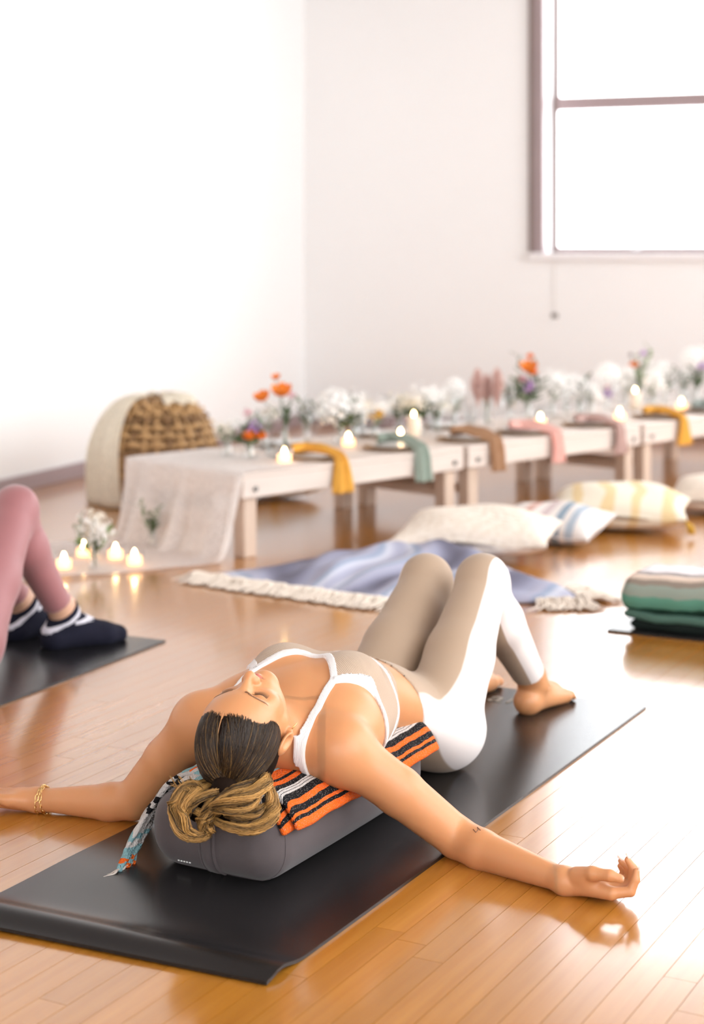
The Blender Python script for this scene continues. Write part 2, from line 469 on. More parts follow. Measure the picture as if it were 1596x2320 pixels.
def window(n, wl, s0, s1, z0, z1):
    w = bpy.data.objects.new('window_%d' % n, None); link(w); w.location = wall_pt(wl, (s0+s1)/2, z0, 0.0)
    tag(w, kind='structure', label=('tall sash window with taupe frame above the set tables' if n == 1 else 'second sash window further right on the end wall' if n == 2 else 'tall sash window in the right wall, %s from the end wall' % ('first', 'second', 'third', 'fourth', 'fifth')[n-3] if n < 8 else 'tall sash window in the wall behind the camera'))
    def bx(name, m, a, b, c, d, o0, o1, bev=0.004):
        mb = MB(); wall_box(mb, wl, a, b, c, d, o0, o1, bev); return mb.build(name, m, w)
    # casing on the wall face, deep white reveal, sashes with panes near the outer face
    for (a, b_) in ((s0 - 0.034, s0 + 0.004), (s1 - 0.004, s1 + 0.034)): bx('casing', M_trim_d, a, b_, z0 - 0.03, z1 + 0.03, -0.026, 0.0)
    bx('casing', M_trim_d, s0 - 0.034, s1 + 0.034, z1 - 0.004, z1 + 0.034, -0.027, 0.0)
    for (a, b_) in ((s0, s0 + 0.062), (s1 - 0.062, s1)): bx('jamb', M_trim, a, b_, z0 + 0.012, z1, -0.012, 0.045)
    for (a, b_) in ((s0, s0 + 0.055), (s1 - 0.055, s1)): bx('reveal', M_jamb, a, b_, z0 + 0.012, z1, 0.046, 0.31, 0.002)
    bx('window_sill', M_jamb, s0 - 0.034, s1 + 0.034, z0 - 0.035, z0 + 0.012, -0.04, 0.31)
    zr = z0 + 1.0 if n <= 2 else (z0 + z1) / 2
    for (za, zb, o) in ((z0 + 0.012, zr + 0.045, 0.225), (zr - 0.045, z1, 0.262)):
        for q in ((s0 + 0.055, s0 + 0.095, za, zb), (s1 - 0.095, s1 - 0.055, za, zb)):
            mb = MB(); wall_box(mb, wl, q[0], q[1], q[2], q[3], o, o + 0.035, 0.004); mb.build('stile', M_trim_d, w)
        for q in ((s0 + 0.095, s1 - 0.095, za, za + (0.04 if o < .25 else 0.09)), (s0 + 0.095, s1 - 0.095, zb - 0.09, zb)):
            mb = MB(); wall_box(mb, wl, q[0], q[1], q[2], q[3], o, o + 0.035, 0.004); mb.build('rail', M_trim, w)
        mb = MB(); wall_box(mb, wl, s0 + 0.09, s1 - 0.09, za + 0.03, zb - 0.08, o + 0.014, o + 0.02); mb.build('pane', M_pane, w)
    mb = MB(); wall_box(mb, wl, s0 + 0.60, s0 + 0.65, z0 + 0.03, z0 + 0.055, 0.19, 0.224, 0.006); mb.build('sash_lift', M_jamb, w)
for i, w_ in enumerate(WINDOWS): window(i + 1, *w_)
# small wall fixture under the window, with its thin cord
fx = PF(1258, 715, 0)  # direction only
def on_back_wall(px, py):
    a = (px - CX) / F_PX; s = (a*KC[1] - KC[0]) / (ER[0] - a*ER[1]); p = KC + ER*s
    return s, CAM_H - (py - HY)*p[1]/F_PX
s_, z_ = on_back_wall(1258, 715)
fx = thing('wall_socket', 'tiny dark wall socket with a thin cord under the window', 'socket', wall_pt('back', s_, z_, 0))
mb = MB(); wall_box(mb, 'back', s_ - 0.022, s_ + 0.022, z_ - 0.016, z_ + 0.016, -0.012, 0.0, 0.004); mb.build('plate', mat('socket_grey', (0.25, 0.23, 0.21), 0.5), fx)
mb = MB(); mb.tube([wall_pt('back', s_, z_ + 0.012, -0.004), wall_pt('back', s_ - 0.005, z_ + 0.2, -0.004), wall_pt('back', s_, 1.13, -0.004)], 0.003, 6); mb.build('cord', mat('cord_cream', (0.78, 0.74, 0.70), 0.6), fx)

# ------------------------------------------------------------------ floor of maple strips
def floor_mat():
    m, nt, b = _nt('maple_floor'); N = nt.nodes; L = nt.links
    tc = N.new('ShaderNodeTexCoord'); oi = N.new('ShaderNodeObjectInfo'); ge = N.new('ShaderNodeNewGeometry')
    ad = N.new('ShaderNodeMath'); ad.operation = 'ADD'; L.new(oi.outputs['Random'], ad.inputs[0]); L.new(ge.outputs['Random Per Island'], ad.inputs[1])
    fr = N.new('ShaderNodeMath'); fr.operation = 'FRACT'; L.new(ad.outputs[0], fr.inputs[0])
    mp = N.new('ShaderNodeMapping'); mp.inputs['Scale'].default_value = (2.2, 38, 1); L.new(tc.outputs['Object'], mp.inputs['Vector'])
    cb = N.new('ShaderNodeCombineXYZ'); ml = N.new('ShaderNodeMath'); ml.operation = 'MULTIPLY'; ml.inputs[1].default_value = 37.0
    L.new(fr.outputs[0], ml.inputs[0]); L.new(ml.outputs[0], cb.inputs[2]); L.new(cb.outputs[0], mp.inputs['Location'])
    n = N.new('ShaderNodeTexNoise'); n.inputs['Scale'].default_value = 1.0; n.inputs['Detail'].default_value = 5; n.inputs['Roughness'].default_value = 0.6
    L.new(mp.outputs[0], n.inputs['Vector'])
    cr = N.new('ShaderNodeValToRGB'); e = cr.color_ramp.elements
    e[0].position = 0.25; e[0].color = (0.37, 0.135, 0.013, 1); e[1].position = 0.8; e[1].color = (0.48, 0.20, 0.026, 1)
    L.new(n.outputs['Fac'], cr.inputs[0])
    hv = N.new('ShaderNodeHueSaturation'); mr = N.new('ShaderNodeMapRange'); mr.inputs[3].default_value = 0.93; mr.inputs[4].default_value = 1.06
    L.new(fr.outputs[0], mr.inputs[0]); L.new(mr.outputs[0], hv.inputs['Value']); L.new(cr.outputs[0], hv.inputs['Color'])
    L.new(hv.outputs[0], b.inputs['Base Color'])
    b.inputs['IOR'].default_value = 1.5; b.inputs['Coat Weight'].default_value = 0.8; b.inputs['Coat Roughness'].default_value = 0.13; b.inputs['Coat IOR'].default_value = 1.6
    b.inputs['Roughness'].default_value = 0.26
    return m
M_floor = floor_mat()
UD = np.array([0.4717, 0.8817]); VD = np.array([-0.8817, 0.4717])     # along the strips, across them
floor_ang = math.atan2(UD[1], UD[0])
mb = MB(); c = rm(ROOM_L/2, ROOM_W/2, -0.02); mb.box(c, (ROOM_L/2+TH, ROOM_W/2+TH, 0.0115), [[EL[0], EL[1], 0], [ER[0], ER[1], 0], [0, 0, 1]])
floor = mb.build('floor', mat('dark_subfloor', (0.05, 0.022, 0.01), 0.8)); tag(floor, kind='structure', label='glossy honey maple strip floor of the studio')
PW, GAP, BV = 0.0572, 0.0011, 0.0
def plank_mesh(length):
    hx, hy = length/2 - GAP/2, PW/2 - GAP/2
    vs = [(-hx,-hy,-0.008),(hx,-hy,-0.008),(hx,hy,-0.008),(-hx,hy,-0.008), (-hx,-hy,0),(hx,-hy,0),(hx,hy,0),(-hx,hy,0)]
    fs = [(4,5,6,7), (3,2,1,0)] + [(i, (i+1) % 4, 4+(i+1) % 4, 4+i) for i in range(4)]
    return vs, fs
LENS = [0.55, 0.8, 1.05, 1.35, 1.7]
pm = {}
for l_ in LENS:
    vs, fs = plank_mesh(l_); me = bpy.data.meshes.new('plank'); me.from_pydata(vs, [], fs); me.materials.append(M_floor); pm[l_] = me
planks = []
prng = random.Random(3)
for i in range(-230, 200):
    v = i * PW; u = -6.0 - prng.random()*1.5
    while u < 16.0:
        l_ = prng.choice(LENS); c2 = UD*(u + l_/2) + VD*v
        rel = c2 - KC; lw = rel @ EL; ww = rel @ ER
        if -0.3 < lw < ROOM_L + 0.3 and -0.3 < ww < ROOM_W + 0.3: planks.append((c2[0], c2[1], l_))
        u += l_
def in_view(x, y, l_):
    for k in (-0.5, -0.25, 0, 0.25, 0.5):
        p_ = np.array([x, y]) + UD*l_*k
        if p_[1] < 2.4: continue
        px = CX + p_[0]/p_[1]*F_PX; py = HY + CAM_H*F_PX/p_[1]
        if -30 < px < 1626 and py < 2360: return True
    return False
vis = sorted([p_ for p_ in planks if in_view(*p_)], key=lambda q: q[1])
near_set = set(vis[:300])
for p_ in vis[:300]:
    o = bpy.data.objects.new('plank', pm[p_[2]]); COL.objects.link(o); o.parent = floor
    o.location = (p_[0], p_[1], 0); o.rotation_euler = (0, 0, floor_ang)
fv = []; ff = []; ca, sa = math.cos(-floor_ang), math.sin(-floor_ang)
for p_ in planks:
    if p_ in near_set: continue
    vs, fs = plank_mesh(p_[2]); n0 = len(fv)
    lx, ly = p_[0]*ca - p_[1]*sa, p_[0]*sa + p_[1]*ca
    fv.extend([(a+lx, b_+ly, z) for a, b_, z in vs]); ff.extend([tuple(k+n0 for k in q) for q in fs])
o = mesh_obj('plank_field', fv, ff, M_floor, floor, smooth=False, world=False); o.rotation_euler = (0, 0, floor_ang); tag(o, kind='stuff')

# ================================================================== mats
def rubber(name, col):
    return mat(name, col, 0.25, var=0.15, vscale=8, bump=0.06, bscale=900, spec=0.42)
M_mat = rubber('black_mat_rubber', (0.011, 0.0105, 0.011))
def yoga_mat(name, label, corner, u, v, length, width, thick=0.006, curl=0.0, skew=0.0):
    """corner: near right corner on the floor"""
    u = np.array(u); v = np.array(v); nu, nv = 90, 26
    th = thing(name, label, 'yoga mat', (corner[0], corner[1], 0.0))
    us = np.concatenate([np.linspace(0, 0.2, 45)[:-1], np.linspace(0.2, length, nu-44)]); vsn = np.linspace(0, width, nv)
    top = []; bot = []
    for a in us:
        for c_ in vsn:
            lift = 0.0
            if curl:
                x = a/0.12
                lift = curl*(0.55 + 0.45*c_/width)*(math.exp(-((x-0.42)/0.34)**2))
                lift += 0.004*math.exp(-((a-0.33)/0.1)**2)*math.exp(-((c_-0.5)/0.15)**2)
            q = np.array(corner) + u*(a - skew*c_*max(0, 1-a/0.5)) + v*c_
            top.append((q[0], q[1], lift + thick)); bot.append((q[0], q[1], lift))
    n = len(top); fs = []
    nU, nV = len(us), nv
    for i in range(nU-1):
        for j in range(nV-1):
            k = i*nV+j; fs.append((k, k+nV, k+nV+1, k+1)); fs.append((n+k, n+k+1, n+k+nV+1, n+k+nV))
    rim = [i*nV for i in range(nU)] + [(nU-1)*nV+j for j in range(1, nV)] + [i*nV+nV-1 for i in range(nU-2, -1, -1)] + [j for j in range(nV-2, 0, -1)]
    for i in range(len(rim)):
        a_, b_ = rim[i], rim[(i+1) % len(rim)]; fs.append((a_, a_+n, b_+n, b_)[::-1])
    o = mesh_obj('mat_sheet', top + bot, fs, M_mat, th)
    o.data.polygons.foreach_set('use_smooth', [True]*(2*(nU-1)*(nV-1)) + [False]*len(rim))
    md = o.modifiers.new('edge', 'EDGE_SPLIT'); md.split_angle = math.radians(50)
    return th
NR = np.array([-0.1386, 2.801])
mat_main = yoga_mat('yoga_mat', 'long black rubber yoga mat under the reclining woman', NR, UD, VD, 1.927, 0.64, curl=0.020, skew=0.06)
U2 = np.array([0.4324, 0.9017]); V2 = np.array([-0.9017, 0.4324])
FR2 = np.array([-0.57, 5.26])
yoga_mat('yoga_mat', 'grey black yoga mat under the feet in navy socks', FR2 - U2*1.83, U2, V2, 1.83, 0.64)
yoga_mat('yoga_mat', 'dark mat under the folded green striped blanket', np.array([0.80+0.66*0.892, 5.40-0.66*0.452]), UD*0.94 + np.array([0.03, 0.05]), np.array([-0.892, 0.452]), 1.75, 0.66, thick=0.008)
# lettering on the main mat's far end
fc = bpy.data.curves.new('mat_lettering', 'FONT'); fc.body = 'alo'; fc.size = 0.105; fc.extrude = 0.0004; fc.space_character = 1.1; fc.align_x = 'LEFT'
fc.materials.append(mat('mat_lettering_grey', (0.30, 0.265, 0.21), 0.5))
ft = bpy.data.objects.new('lettering_text', fc); link(ft)
bpy.context.view_layer.update()
fm_ = bpy.data.meshes.new_from_object(ft.evaluated_get(bpy.context.evaluated_depsgraph_get())); bpy.data.objects.remove(ft)
fo = bpy.data.objects.new('lettering', fm_); link(fo, mat_main)
tp = PF(1100, 1592) - np.array([NR[0], NR[1], 0])
fo.location = (tp[0], tp[1], 0.0068); fo.rotation_euler = (0, 0, math.radians(-28))

# ================================================================== bolster
O2 = np.array([-0.276, 3.257]); BD = np.array([0.485, 0.8745]); RD = np.array([0.8745, -0.485])
def B(t, s, z):
    q = O2 + BD*t + RD*s; return np.array([q[0], q[1], z])
def toB(p):
    r_ = p[:, :2] - O2; return r_ @ BD, r_ @ RD, p[:, 2]
BH = 0.148
def bolster_f(p):
    t, s, z = toB(p)
    q = np.stack([np.abs(t - 0.325) - (0.325 - 0.066), np.abs(s) - (0.152 - 0.066), np.abs(z - 0.006 - BH/2) - (BH/2 - 0.066)], 1)
    d = np.linalg.norm(np.maximum(q, 0), axis=1) + np.minimum(q.max(1), 0) - 0.066
    return d - 0.006*np.cos(np.clip(s/0.152, -1, 1)*1.57)*np.cos(np.clip((t-0.325)/0.325, -1, 1)*1.5)
M_bol = mat('charcoal_bolster_cloth', (0.085, 0.066, 0.067), 0.82, var=0.12, vscale=5, bump=0.25, bscale=1400, sheen=0.15)
v, f = mesh_sdf(bolster_f, [-0.48, 3.05, -0.01], [0.26, 3.99, 0.19], 0.008)
bol = thing('bolster', 'charcoal rectangular yoga bolster under her back and head', 'bolster', B(0.325, 0, 0.006))
mesh_obj('cover', v, f, M_bol, bol)
def march(f, o, dr, n=60):
    p = np.array(o, float)
    for _ in range(n):
        d = f(p[None])[0]; p = p + dr*d*0.8
        if abs(d) < 1e-5: break
    return p
bdir = np.array([BD[0], BD[1], 0])
for nm, off, wd, th_ in (('zip_flap', 0.000, 0.013, 0.0035), ('zip_piping', 0.017, 0.0028, 0.004), ('zip_piping', -0.0145, 0.0022, 0.003)):
    pts = []
    for a in np.linspace(-0.3, math.pi*0.5 + 0.25, 30):
        if a < 0:   # on top
            o = B(0.10 + (-a)*0.0, off, 0.3)
        zz = 0.006 + BH*(0.02 + 0.96*(1 - (a + 0.3)/(math.pi*0.5 + 0.55)))
        pts.append(march(bolster_f, B(-0.2, off, zz), bdir))
    pts = [march(bolster_f, B(0.11, off, 0.35), np.array([0, 0, -1.0])), march(bolster_f, B(0.085, off, 0.35), np.array([0, 0, -1.0])), march(bolster_f, B(0.06, off, 0.35), np.array([0, 0, -1.0]))] + pts
    pts = np.array(pts); nrm = np.stack([bolster_f(pts + np.eye(3)[i]*1e-3) - bolster_f(pts - np.eye(3)[i]*1e-3) for i in range(3)], 1); nrm /= np.linalg.norm(nrm, axis=1, keepdims=True)
    r3 = np.array([RD[0], RD[1], 0]); vv = []; ff_ = []
    prof = [(-1, -0.3), (-0.85, 0.8), (0, 1.0), (0.85, 0.8), (1, -0.3)]
    for p_, n_ in zip(pts, nrm):
        for (a, c_) in prof: vv.append(p_ + r3*wd*a + n_*th_*c_)
    mesh_obj(nm, vv, grid_faces(len(pts), len(prof)), M_bol, bol)
# seam line around the end cap
ring = []
for a in np.linspace(0, 2*math.pi, 61):
    e = 0.80
    ring.append(march(bolster_f, B(0.045, math.cos(a)*0.4, 0.08 + math.sin(a)*0.4), -np.array([RD[0]*math.cos(a), RD[1]*math.cos(a), math.sin(a)])))
mb = MB(); mb.tube(ring, 0.0016, 6, caps=False); mb.build('seam_piping', M_bol, bol, smooth=True)
mb = MB()
for k in range(5):
    p_ = march(bolster_f, B(-0.2, -0.075 + 0.0065*k, 0.026), bdir); mb.box(p_ - bdir*0.0004, (0.002, 0.0006, 0.0013), [[RD[0], RD[1], 0], [BD[0], BD[1], 0], [0, 0, 1]])
mb.build('stitched_mark', mat('white_stitch', (0.7, 0.7, 0.68), 0.7), bol)

# ------------------------------------------------------------------ striped blanket folded on the bolster
OR, BK, WH, TE = (0.80, 0.135, 0.018), (0.012, 0.011, 0.012), (0.62, 0.58, 0.55), (0.24, 0.42, 0.45)
stops = [(0.0, TE), (0.06, OR), (0.09, WH), (0.14, TE), (0.20, OR), (0.24, BK), (0.32, WH), (0.40, TE), (0.545, OR), (0.555, TE), (0.575, OR), (0.66, BK), (0.68, OR), (0.715, BK),
         (0.752, WH), (0.764, BK), (0.769, WH), (0.783, BK), (0.788, WH), (0.802, BK), (0.85, OR), (0.885, BK), (0.925, OR), (0.945, BK), (0.965, OR)]
M_falsa = stripes_mat('orange_black_striped_weave', 'uv', stops, noise=0.012, nscale=25, weave=(330, 0.22, (0.30, 0.27, 0.25)), bump=0.7)
blk = thing('blanket', 'orange, black and white striped woven blanket folded on the bolster', 'blanket', B(0.36, 0, 0.15))
def blanket_layer(name, center, thick, t0, t1, uvoff, seed, tilt):
    """center: list of (s,z); a folded layer as a closed rounded cross-section swept along the bolster"""
    cs = catmull([(a, b_, 0) for a, b_ in center], 6)[:, :2]
    tg = np.gradient(cs, axis=0); tg /= np.linalg.norm(tg, axis=1, keepdims=True); nm = np.stack([-tg[:, 1], tg[:, 0]], 1)
    n = len(cs); arc = np.concatenate([[0], np.cumsum(np.linalg.norm(np.diff(cs, axis=0), axis=1))]); arc /= arc[-1]
    h = thick/2
    loop = [(cs[i] + nm[i]*h, arc[i]) for i in range(n)]
    for a in np.linspace(0, math.pi, 7)[1:-1]: loop.append((cs[-1] + nm[-1]*h*math.cos(a) + tg[-1]*h*math.sin(a), 1.0))
    loop += [(cs[i] - nm[i]*h, arc[i]) for i in range(n-1, -1, -1)]
    for a in np.linspace(0, math.pi, 7)[1:-1]: loop.append((cs[0] - nm[0]*h*math.cos(a) - tg[0]*h*math.sin(a), 0.0))
    K = len(loop); ts = np.concatenate([[t0, t0 + 0.003, t0+0.008], np.linspace(t0 + 0.02, t1 - 0.02, 40), [t1-0.008, t1 - 0.003, t1]])
    cm = np.array([l[0] for l in loop]); cen = cs[np.clip(np.round(np.array([l[1] for l in loop])*(n-1)).astype(int), 0, n-1)]
    vs = []; uv = []
    for i, t in enumerate(ts):
        sc = {0: 0.35, 1: 0.7, 2: 0.92}.get(min(i, len(ts)-1-i), 1.0)
        for k in range(K):
            q = cen[k] + (cm[k]-cen[k])*sc
            wob = 0.0025*math.sin(t*31 + seed + q[0]*20) + 0.0018*math.sin(t*67 + seed*2)
            vs.append(B(t + tilt*q[0], q[0] + 0.6*wob, q[1] + wob)); uv.append((uvoff + loop[k][1]*(1-uvoff), t))
    fs = []
    for i in range(len(ts)-1):
        for k in range(K): k2 = (k+1) % K; fs.append((i*K+k, (i+1)*K+k, (i+1)*K+k2, i*K+k2))
    fs.append(tuple(range(K))); fs.append(tuple((len(ts)-1)*K+k for k in range(K))[::-1])
    return mesh_obj(name, vs, fs, M_falsa, blk, uv=uv)
blanket_layer('folded_layer', [(-0.13, 0.150), (-0.09, 0.160), (0, 0.163), (0.08, 0.160), (0.128, 0.142), (0.150, 0.112)], 0.015, 0.055, 0.64, 0.25, 1.0, -0.15)
blanket_layer('folded_layer', [(-0.12, 0.163), (-0.08, 0.173), (0, 0.176), (0.085, 0.172), (0.140, 0.152), (0.168, 0.118)], 0.015, 0.075, 0.675, 0.0, 4.0, -0.15)
# tail hanging over the bolster's left side, with fringe
pth = catmull([B(.12, -.085, .170), B(.085, -.13, .150), B(.06, -.168, .090), B(.02, -.176, .040), B(-.03, -.166, .013)], 8)
vs = []; uv = []; nw = 9
for i, p_ in enumerate(pth):
    for j in range(nw):
        a = j/(nw-1) - 0.5; wob = 0.006*math.sin(a*14 + i*0.3)
        q = p_ + bdir*a*0.05 + np.array([-RD[0], -RD[1], 0.4])*wob; vs.append(q); uv.append((0.02 + 0.93*(i/len(pth)) + 0.03*a, a))
M_tail = stripes_mat('pale_striped_weave', 'uv', [(0, WH), (.12, BK), (.16, WH), (.20, BK), (.23, WH), (.32, BK), (.35, WH), (.40, BK), (.43, WH), (.60, TE), (.64, WH), (.70, TE), (.80, OR), (.84, TE), (.90, OR), (.94, WH)], noise=.05, nscale=45, bump=.7)
o = mesh_obj('hanging_tail', vs, grid_faces(len(pth), nw), M_tail, blk, uv=uv)
sm = o.modifiers.new('thickness', 'SOLIDIFY'); sm.thickness = 0.006
M_fringe = mat('cream_fringe_yarn', (0.66, 0.58, 0.52), 0.9)
for k in range(11):
    a = k/10 - 0.5; q = B(-.03, -.166, .014) + bdir*a*0.05
    pts = [q]; dr = np.array([-0.75 + 0.35*random.random(), -0.5 + 0.5*random.random()])
    for i in range(5): q = q + np.array([dr[0]*0.0055 + 0.003*random.uniform(-1, 1), dr[1]*0.007 + 0.003*random.uniform(-1, 1), 0]); q[2] = max(0.0085, q[2] - 0.002); pts.append(q)
    mb = MB(); mb.tube(pts, [0.002, 0.0022, 0.0018, 0.0022, 0.0016, 0.0008], 6); mb.build('fringe_strand', M_fringe, blk, smooth=True)
# ================================================================== the reclining woman
b3 = np.array([BD[0], BD[1], 0]); r3 = np.array([RD[0], RD[1], 0]); z3 = np.array([0, 0, 1.0])
def tfr(a):            # rows: towards the feet (tilted up by a), to her right, up
    a = math.radians(a); return np.array([b3*math.cos(a) + z3*math.sin(a), r3, -b3*math.sin(a) + z3*math.cos(a)])
# --- head frame: AX crown->chin, HR her right, HN out of the face
HC = np.array([-0.202, 3.29, 0.280]); haz, hth = math.radians(22), math.radians(11.5)
ah = np.array([math.sin(haz), math.cos(haz), 0])
HA = ah*math.cos(hth) + z3*math.sin(hth); HN = -ah*math.sin(hth) + z3*math.cos(hth); HR = np.array([math.cos(haz), -math.sin(haz), 0])
HAX = np.array([HA, HR, HN])
def Hd(a, r, n): return HC + (HA*a + HR*r + HN*n)*0.001       # millimetres
def mm(*v): return np.array(v)*0.001
head = [Ell(Hd(-37, 0, -8), mm(84, 73, 92), HAX, 0.01), Ell(Hd(22, 0, 30), mm(70, 60, 50), HAX, 0.03)]
for sg in (-1, 1):
    head += [Cone(Hd(42, 50*sg, 2), Hd(88, 16*sg, 52), .017, .014, .03), Ell(Hd(20, 43*sg, 48), mm(22, 18, 18), HAX, .02)]
head += [Ell(Hd(92, 0, 63), mm(17, 20, 16), HAX, .022), Ell(Hd(60, 0, 64), mm(20, 27, 15), HAX, .02)]
head += [Ell(Hd(-40, 0, 40), mm(45, 58, 42), HAX, .03)]
for sg in (-1, 1):
    head += [Ell(Hd(2, 33*sg, 83), mm(15, 19, 13), HAX, .014, sub=True)]
    head += [Cone(Hd(-15, 14*sg, 74), Hd(-16, 46*sg, 60), .0085, .008, .012)]
for sg in (-1, 1):
    head += [Ell(Hd(2, 32*sg, 62), mm(11.5, 15, 13), HAX, .005)]
head += [Cone(Hd(-10, 0, 75), Hd(31, 0, 94), .0072, .0085, .012), Ell(Hd(35, 0, 96.5), mm(10, 10.5, 9.5), HAX, .008)]
for sg in (-1, 1):
    head += [Ell(Hd(38, 11.5*sg, 86), mm(9, 7, 9), HAX, .006), Ell(Hd(43.5, 6*sg, 90), mm(3.2, 3.0, 4), HAX, .003, sub=True)]
LIPS = []
for sg in (-1, 1):
    LIPS += [Cone(Hd(56.5, 3*sg, 81), Hd(60.5, 21*sg, 73), .0052, .0026, .004), Cone(Hd(65.5, 0, 79.5), Hd(62.5, 20*sg, 73), .0068, .0026, .004)]
head += LIPS
head += [Cone(Hd(61.2, -20*sg, 74.5), Hd(60.6, 0, 86.5), .0012, .0016, .003, sub=True) for sg in (-1, 1)]
for sg in (-1, 1):     # ears
    eax = np.array([HA, HR*math.cos(.35*sg) + HN*math.sin(-.35), HN*math.cos(.35) + HR*sg*math.sin(.35)])
    head += [Ell(Hd(8, 76*sg, -22), mm(33, 8, 21), eax, .005), Ell(Hd(4, 84*sg, -16), mm(19, 7, 11), eax, .005, sub=True), Ell(Hd(36, 73*sg, -12), mm(10, 5.5, 9), eax, .006)]

JS = {1: np.array([-0.02, 3.39, 0.215]), -1: np.array([-0.312, 3.555, 0.222])}        # shoulders (1 = her right, camera right)
EB = {1: P(1035, 1897, 3.40), -1: P(303, 1812, 3.615)}
WR = {1: P(1281, 1996, 3.205), -1: P(84, 1812, 3.67)}
torso = [Ell(B(.815, 0, .122), (.115, .162, .098), tfr(-18), .03), Ell(B(.70, 0, .168), (.13, .134, .086), tfr(-24), .06),
         Ell(B(.61, 0, .208), (.13, .127, .084), tfr(-18), .06), Ell(B(.43, 0, .245), (.19, .146, .098), tfr(-4), .06),
         Ell(B(.29, 0, .232), (.12, .150, .072), tfr(10), .05)]
for sg in (-1, 1):
    torso += [Ell(B(.335, .115*sg, .238), (.07, .06, .062), None, .05), Cone(B(.225, .05*sg, .190), B(.25, .135*sg, .195), .034, .036, .04),
              Ell(B(.85, .085*sg, .098), (.095, .092, .092), None, .05),
              Ell(B(.415, .074*sg, .298), (.078, .072, .062), tfr(0), .022),
              Cone(B(.34, .09*sg, .262), JS[sg] + np.array([0, 0, .012]), .042, .042, .05),       # pectoral
              Cone(B(.19, .03*sg, .222), JS[sg] + np.array([0, 0, -.005]), .036, .042, .04),       # trapezius
              Cone(B(.46, .11*sg, .215), JS[sg] + np.array([0, 0, -.02]), .045, .036, .05),        # latissimus
              Cone(B(.215, .012*sg, .268), B(.235, .13*sg, .262), .007, .006, .03)]                # collar bone
neck = [Cone(B(.235, .006, .232), Hd(52, 0, -22), .054, .052, .04), Cone(B(.215, .03, .255), Hd(40, 45, -15), .016, .018, .04), Cone(B(.215, -.02, .255), Hd(40, -45, -15), .016, .018, .04)]
def arm(sg):
    s, e, w = JS[sg], EB[sg], WR[sg]
    mid = s*.5 + e*.5 + np.array([0, 0, .004])
    fm = e*.76 + w*.24 + np.array([0, 0, -.005])
    g = [Ell(s, (.057, .057, .055), None, .03), Cone(s, mid, .053, .0475, .012), Cone(mid, e, .0475, .0405, .010), Cone(e, fm, .0405, .0385, .008), Cone(fm, w, .0385, .0215, .010)]
    return g
def capsule_chain(pts, rad, k=.004):
    return [Cone(pts[i], pts[i+1], rad[i], rad[i+1], k) for i in range(len(pts)-1)]
# right hand: palm up on the floor, fingers curled up, thumb in front
W = WR[1]
HANDR = {}
mcp = [P(1386, 2024, 3.150), P(1394, 2013, 3.177), P(1391, 2005, 3.197), P(1381, 1999, 3.213)]
fing = [[mcp[0], P(1429, 2020, 3.146), P(1441, 1993, 3.148), P(1443, 1974, 3.152)],
        [mcp[1], P(1434, 2000, 3.172), P(1436, 1968, 3.172), P(1423, 1948, 3.174)],
        [mcp[2], P(1427, 1990, 3.192), P(1424, 1964, 3.192), P(1408, 1951, 3.193)],
        [mcp[3], P(1407, 1992, 3.210), P(1415, 1975, 3.210), P(1406, 1962, 3.210)]]
frad = [[.0108, .0092, .0078, .0060], [.0110, .0094, .0080, .0060], [.0105, .0090, .0076, .0058], [.0096, .0080, .0068, .0054]]
palmR = [Cone(W, m_, .021, .0125, .012) for m_ in mcp] + [Ell(P(1338, 1991, 3.178), (.028, .020, .016), None, .012), Ell(P(1335, 1988, 3.205), (.026, .018, .015), None, .012)]
thumb = [P(1308, 1982, 3.185), P(1344, 1979, 3.158), P(1383, 1984, 3.140), P(1406, 1991, 3.134)]
handR = palmR
fingR = []
for pts, rd in zip(fing, frad): fingR.append(capsule_chain(pts, rd, .003))
thumbR = capsule_chain(thumb, [.015, .0125, .0102, .0078], .006)
# left hand, mostly outside the frame
Wl = WR[-1]; dl = (Wl - EB[-1]); dl[2] = 0; dl /= np.linalg.norm(dl); pl = np.array([-dl[1], dl[0], 0])*-1    # pl: away from the camera side
mcpL = [Wl + dl*.082 + pl*o + z3*-.002 for o in (-.028, -.008, .012, .030)]
palmL = [Cone(Wl, m_, .0215, .0125, .012) for m_ in mcpL] + [Ell(Wl + dl*.04, (.03, .03, .016), None, .012)]
fingL = []
for m_, l_, r_ in zip(mcpL, (.040, .045, .041, .032), (.0105, .0108, .0102, .0092)):
    p1 = m_ + dl*l_ + z3*.004; p2 = p1 + dl*l_*.45 + z3*.02; p3 = p2 + dl*l_*.05 + z3*.02
    fingL.append(capsule_chain([m_, p1, p2, p3], [r_, r_*.88, r_*.76, r_*.58], .003))
thumbL = capsule_chain([Wl + dl*.018 - pl*.014, Wl + dl*.05 - pl*.036 + z3*.006, Wl + dl*.08 - pl*.044 + z3*.012, Wl + dl*.10 - pl*.044 + z3*.014], [.014, .0125, .0102, .0078], .006)
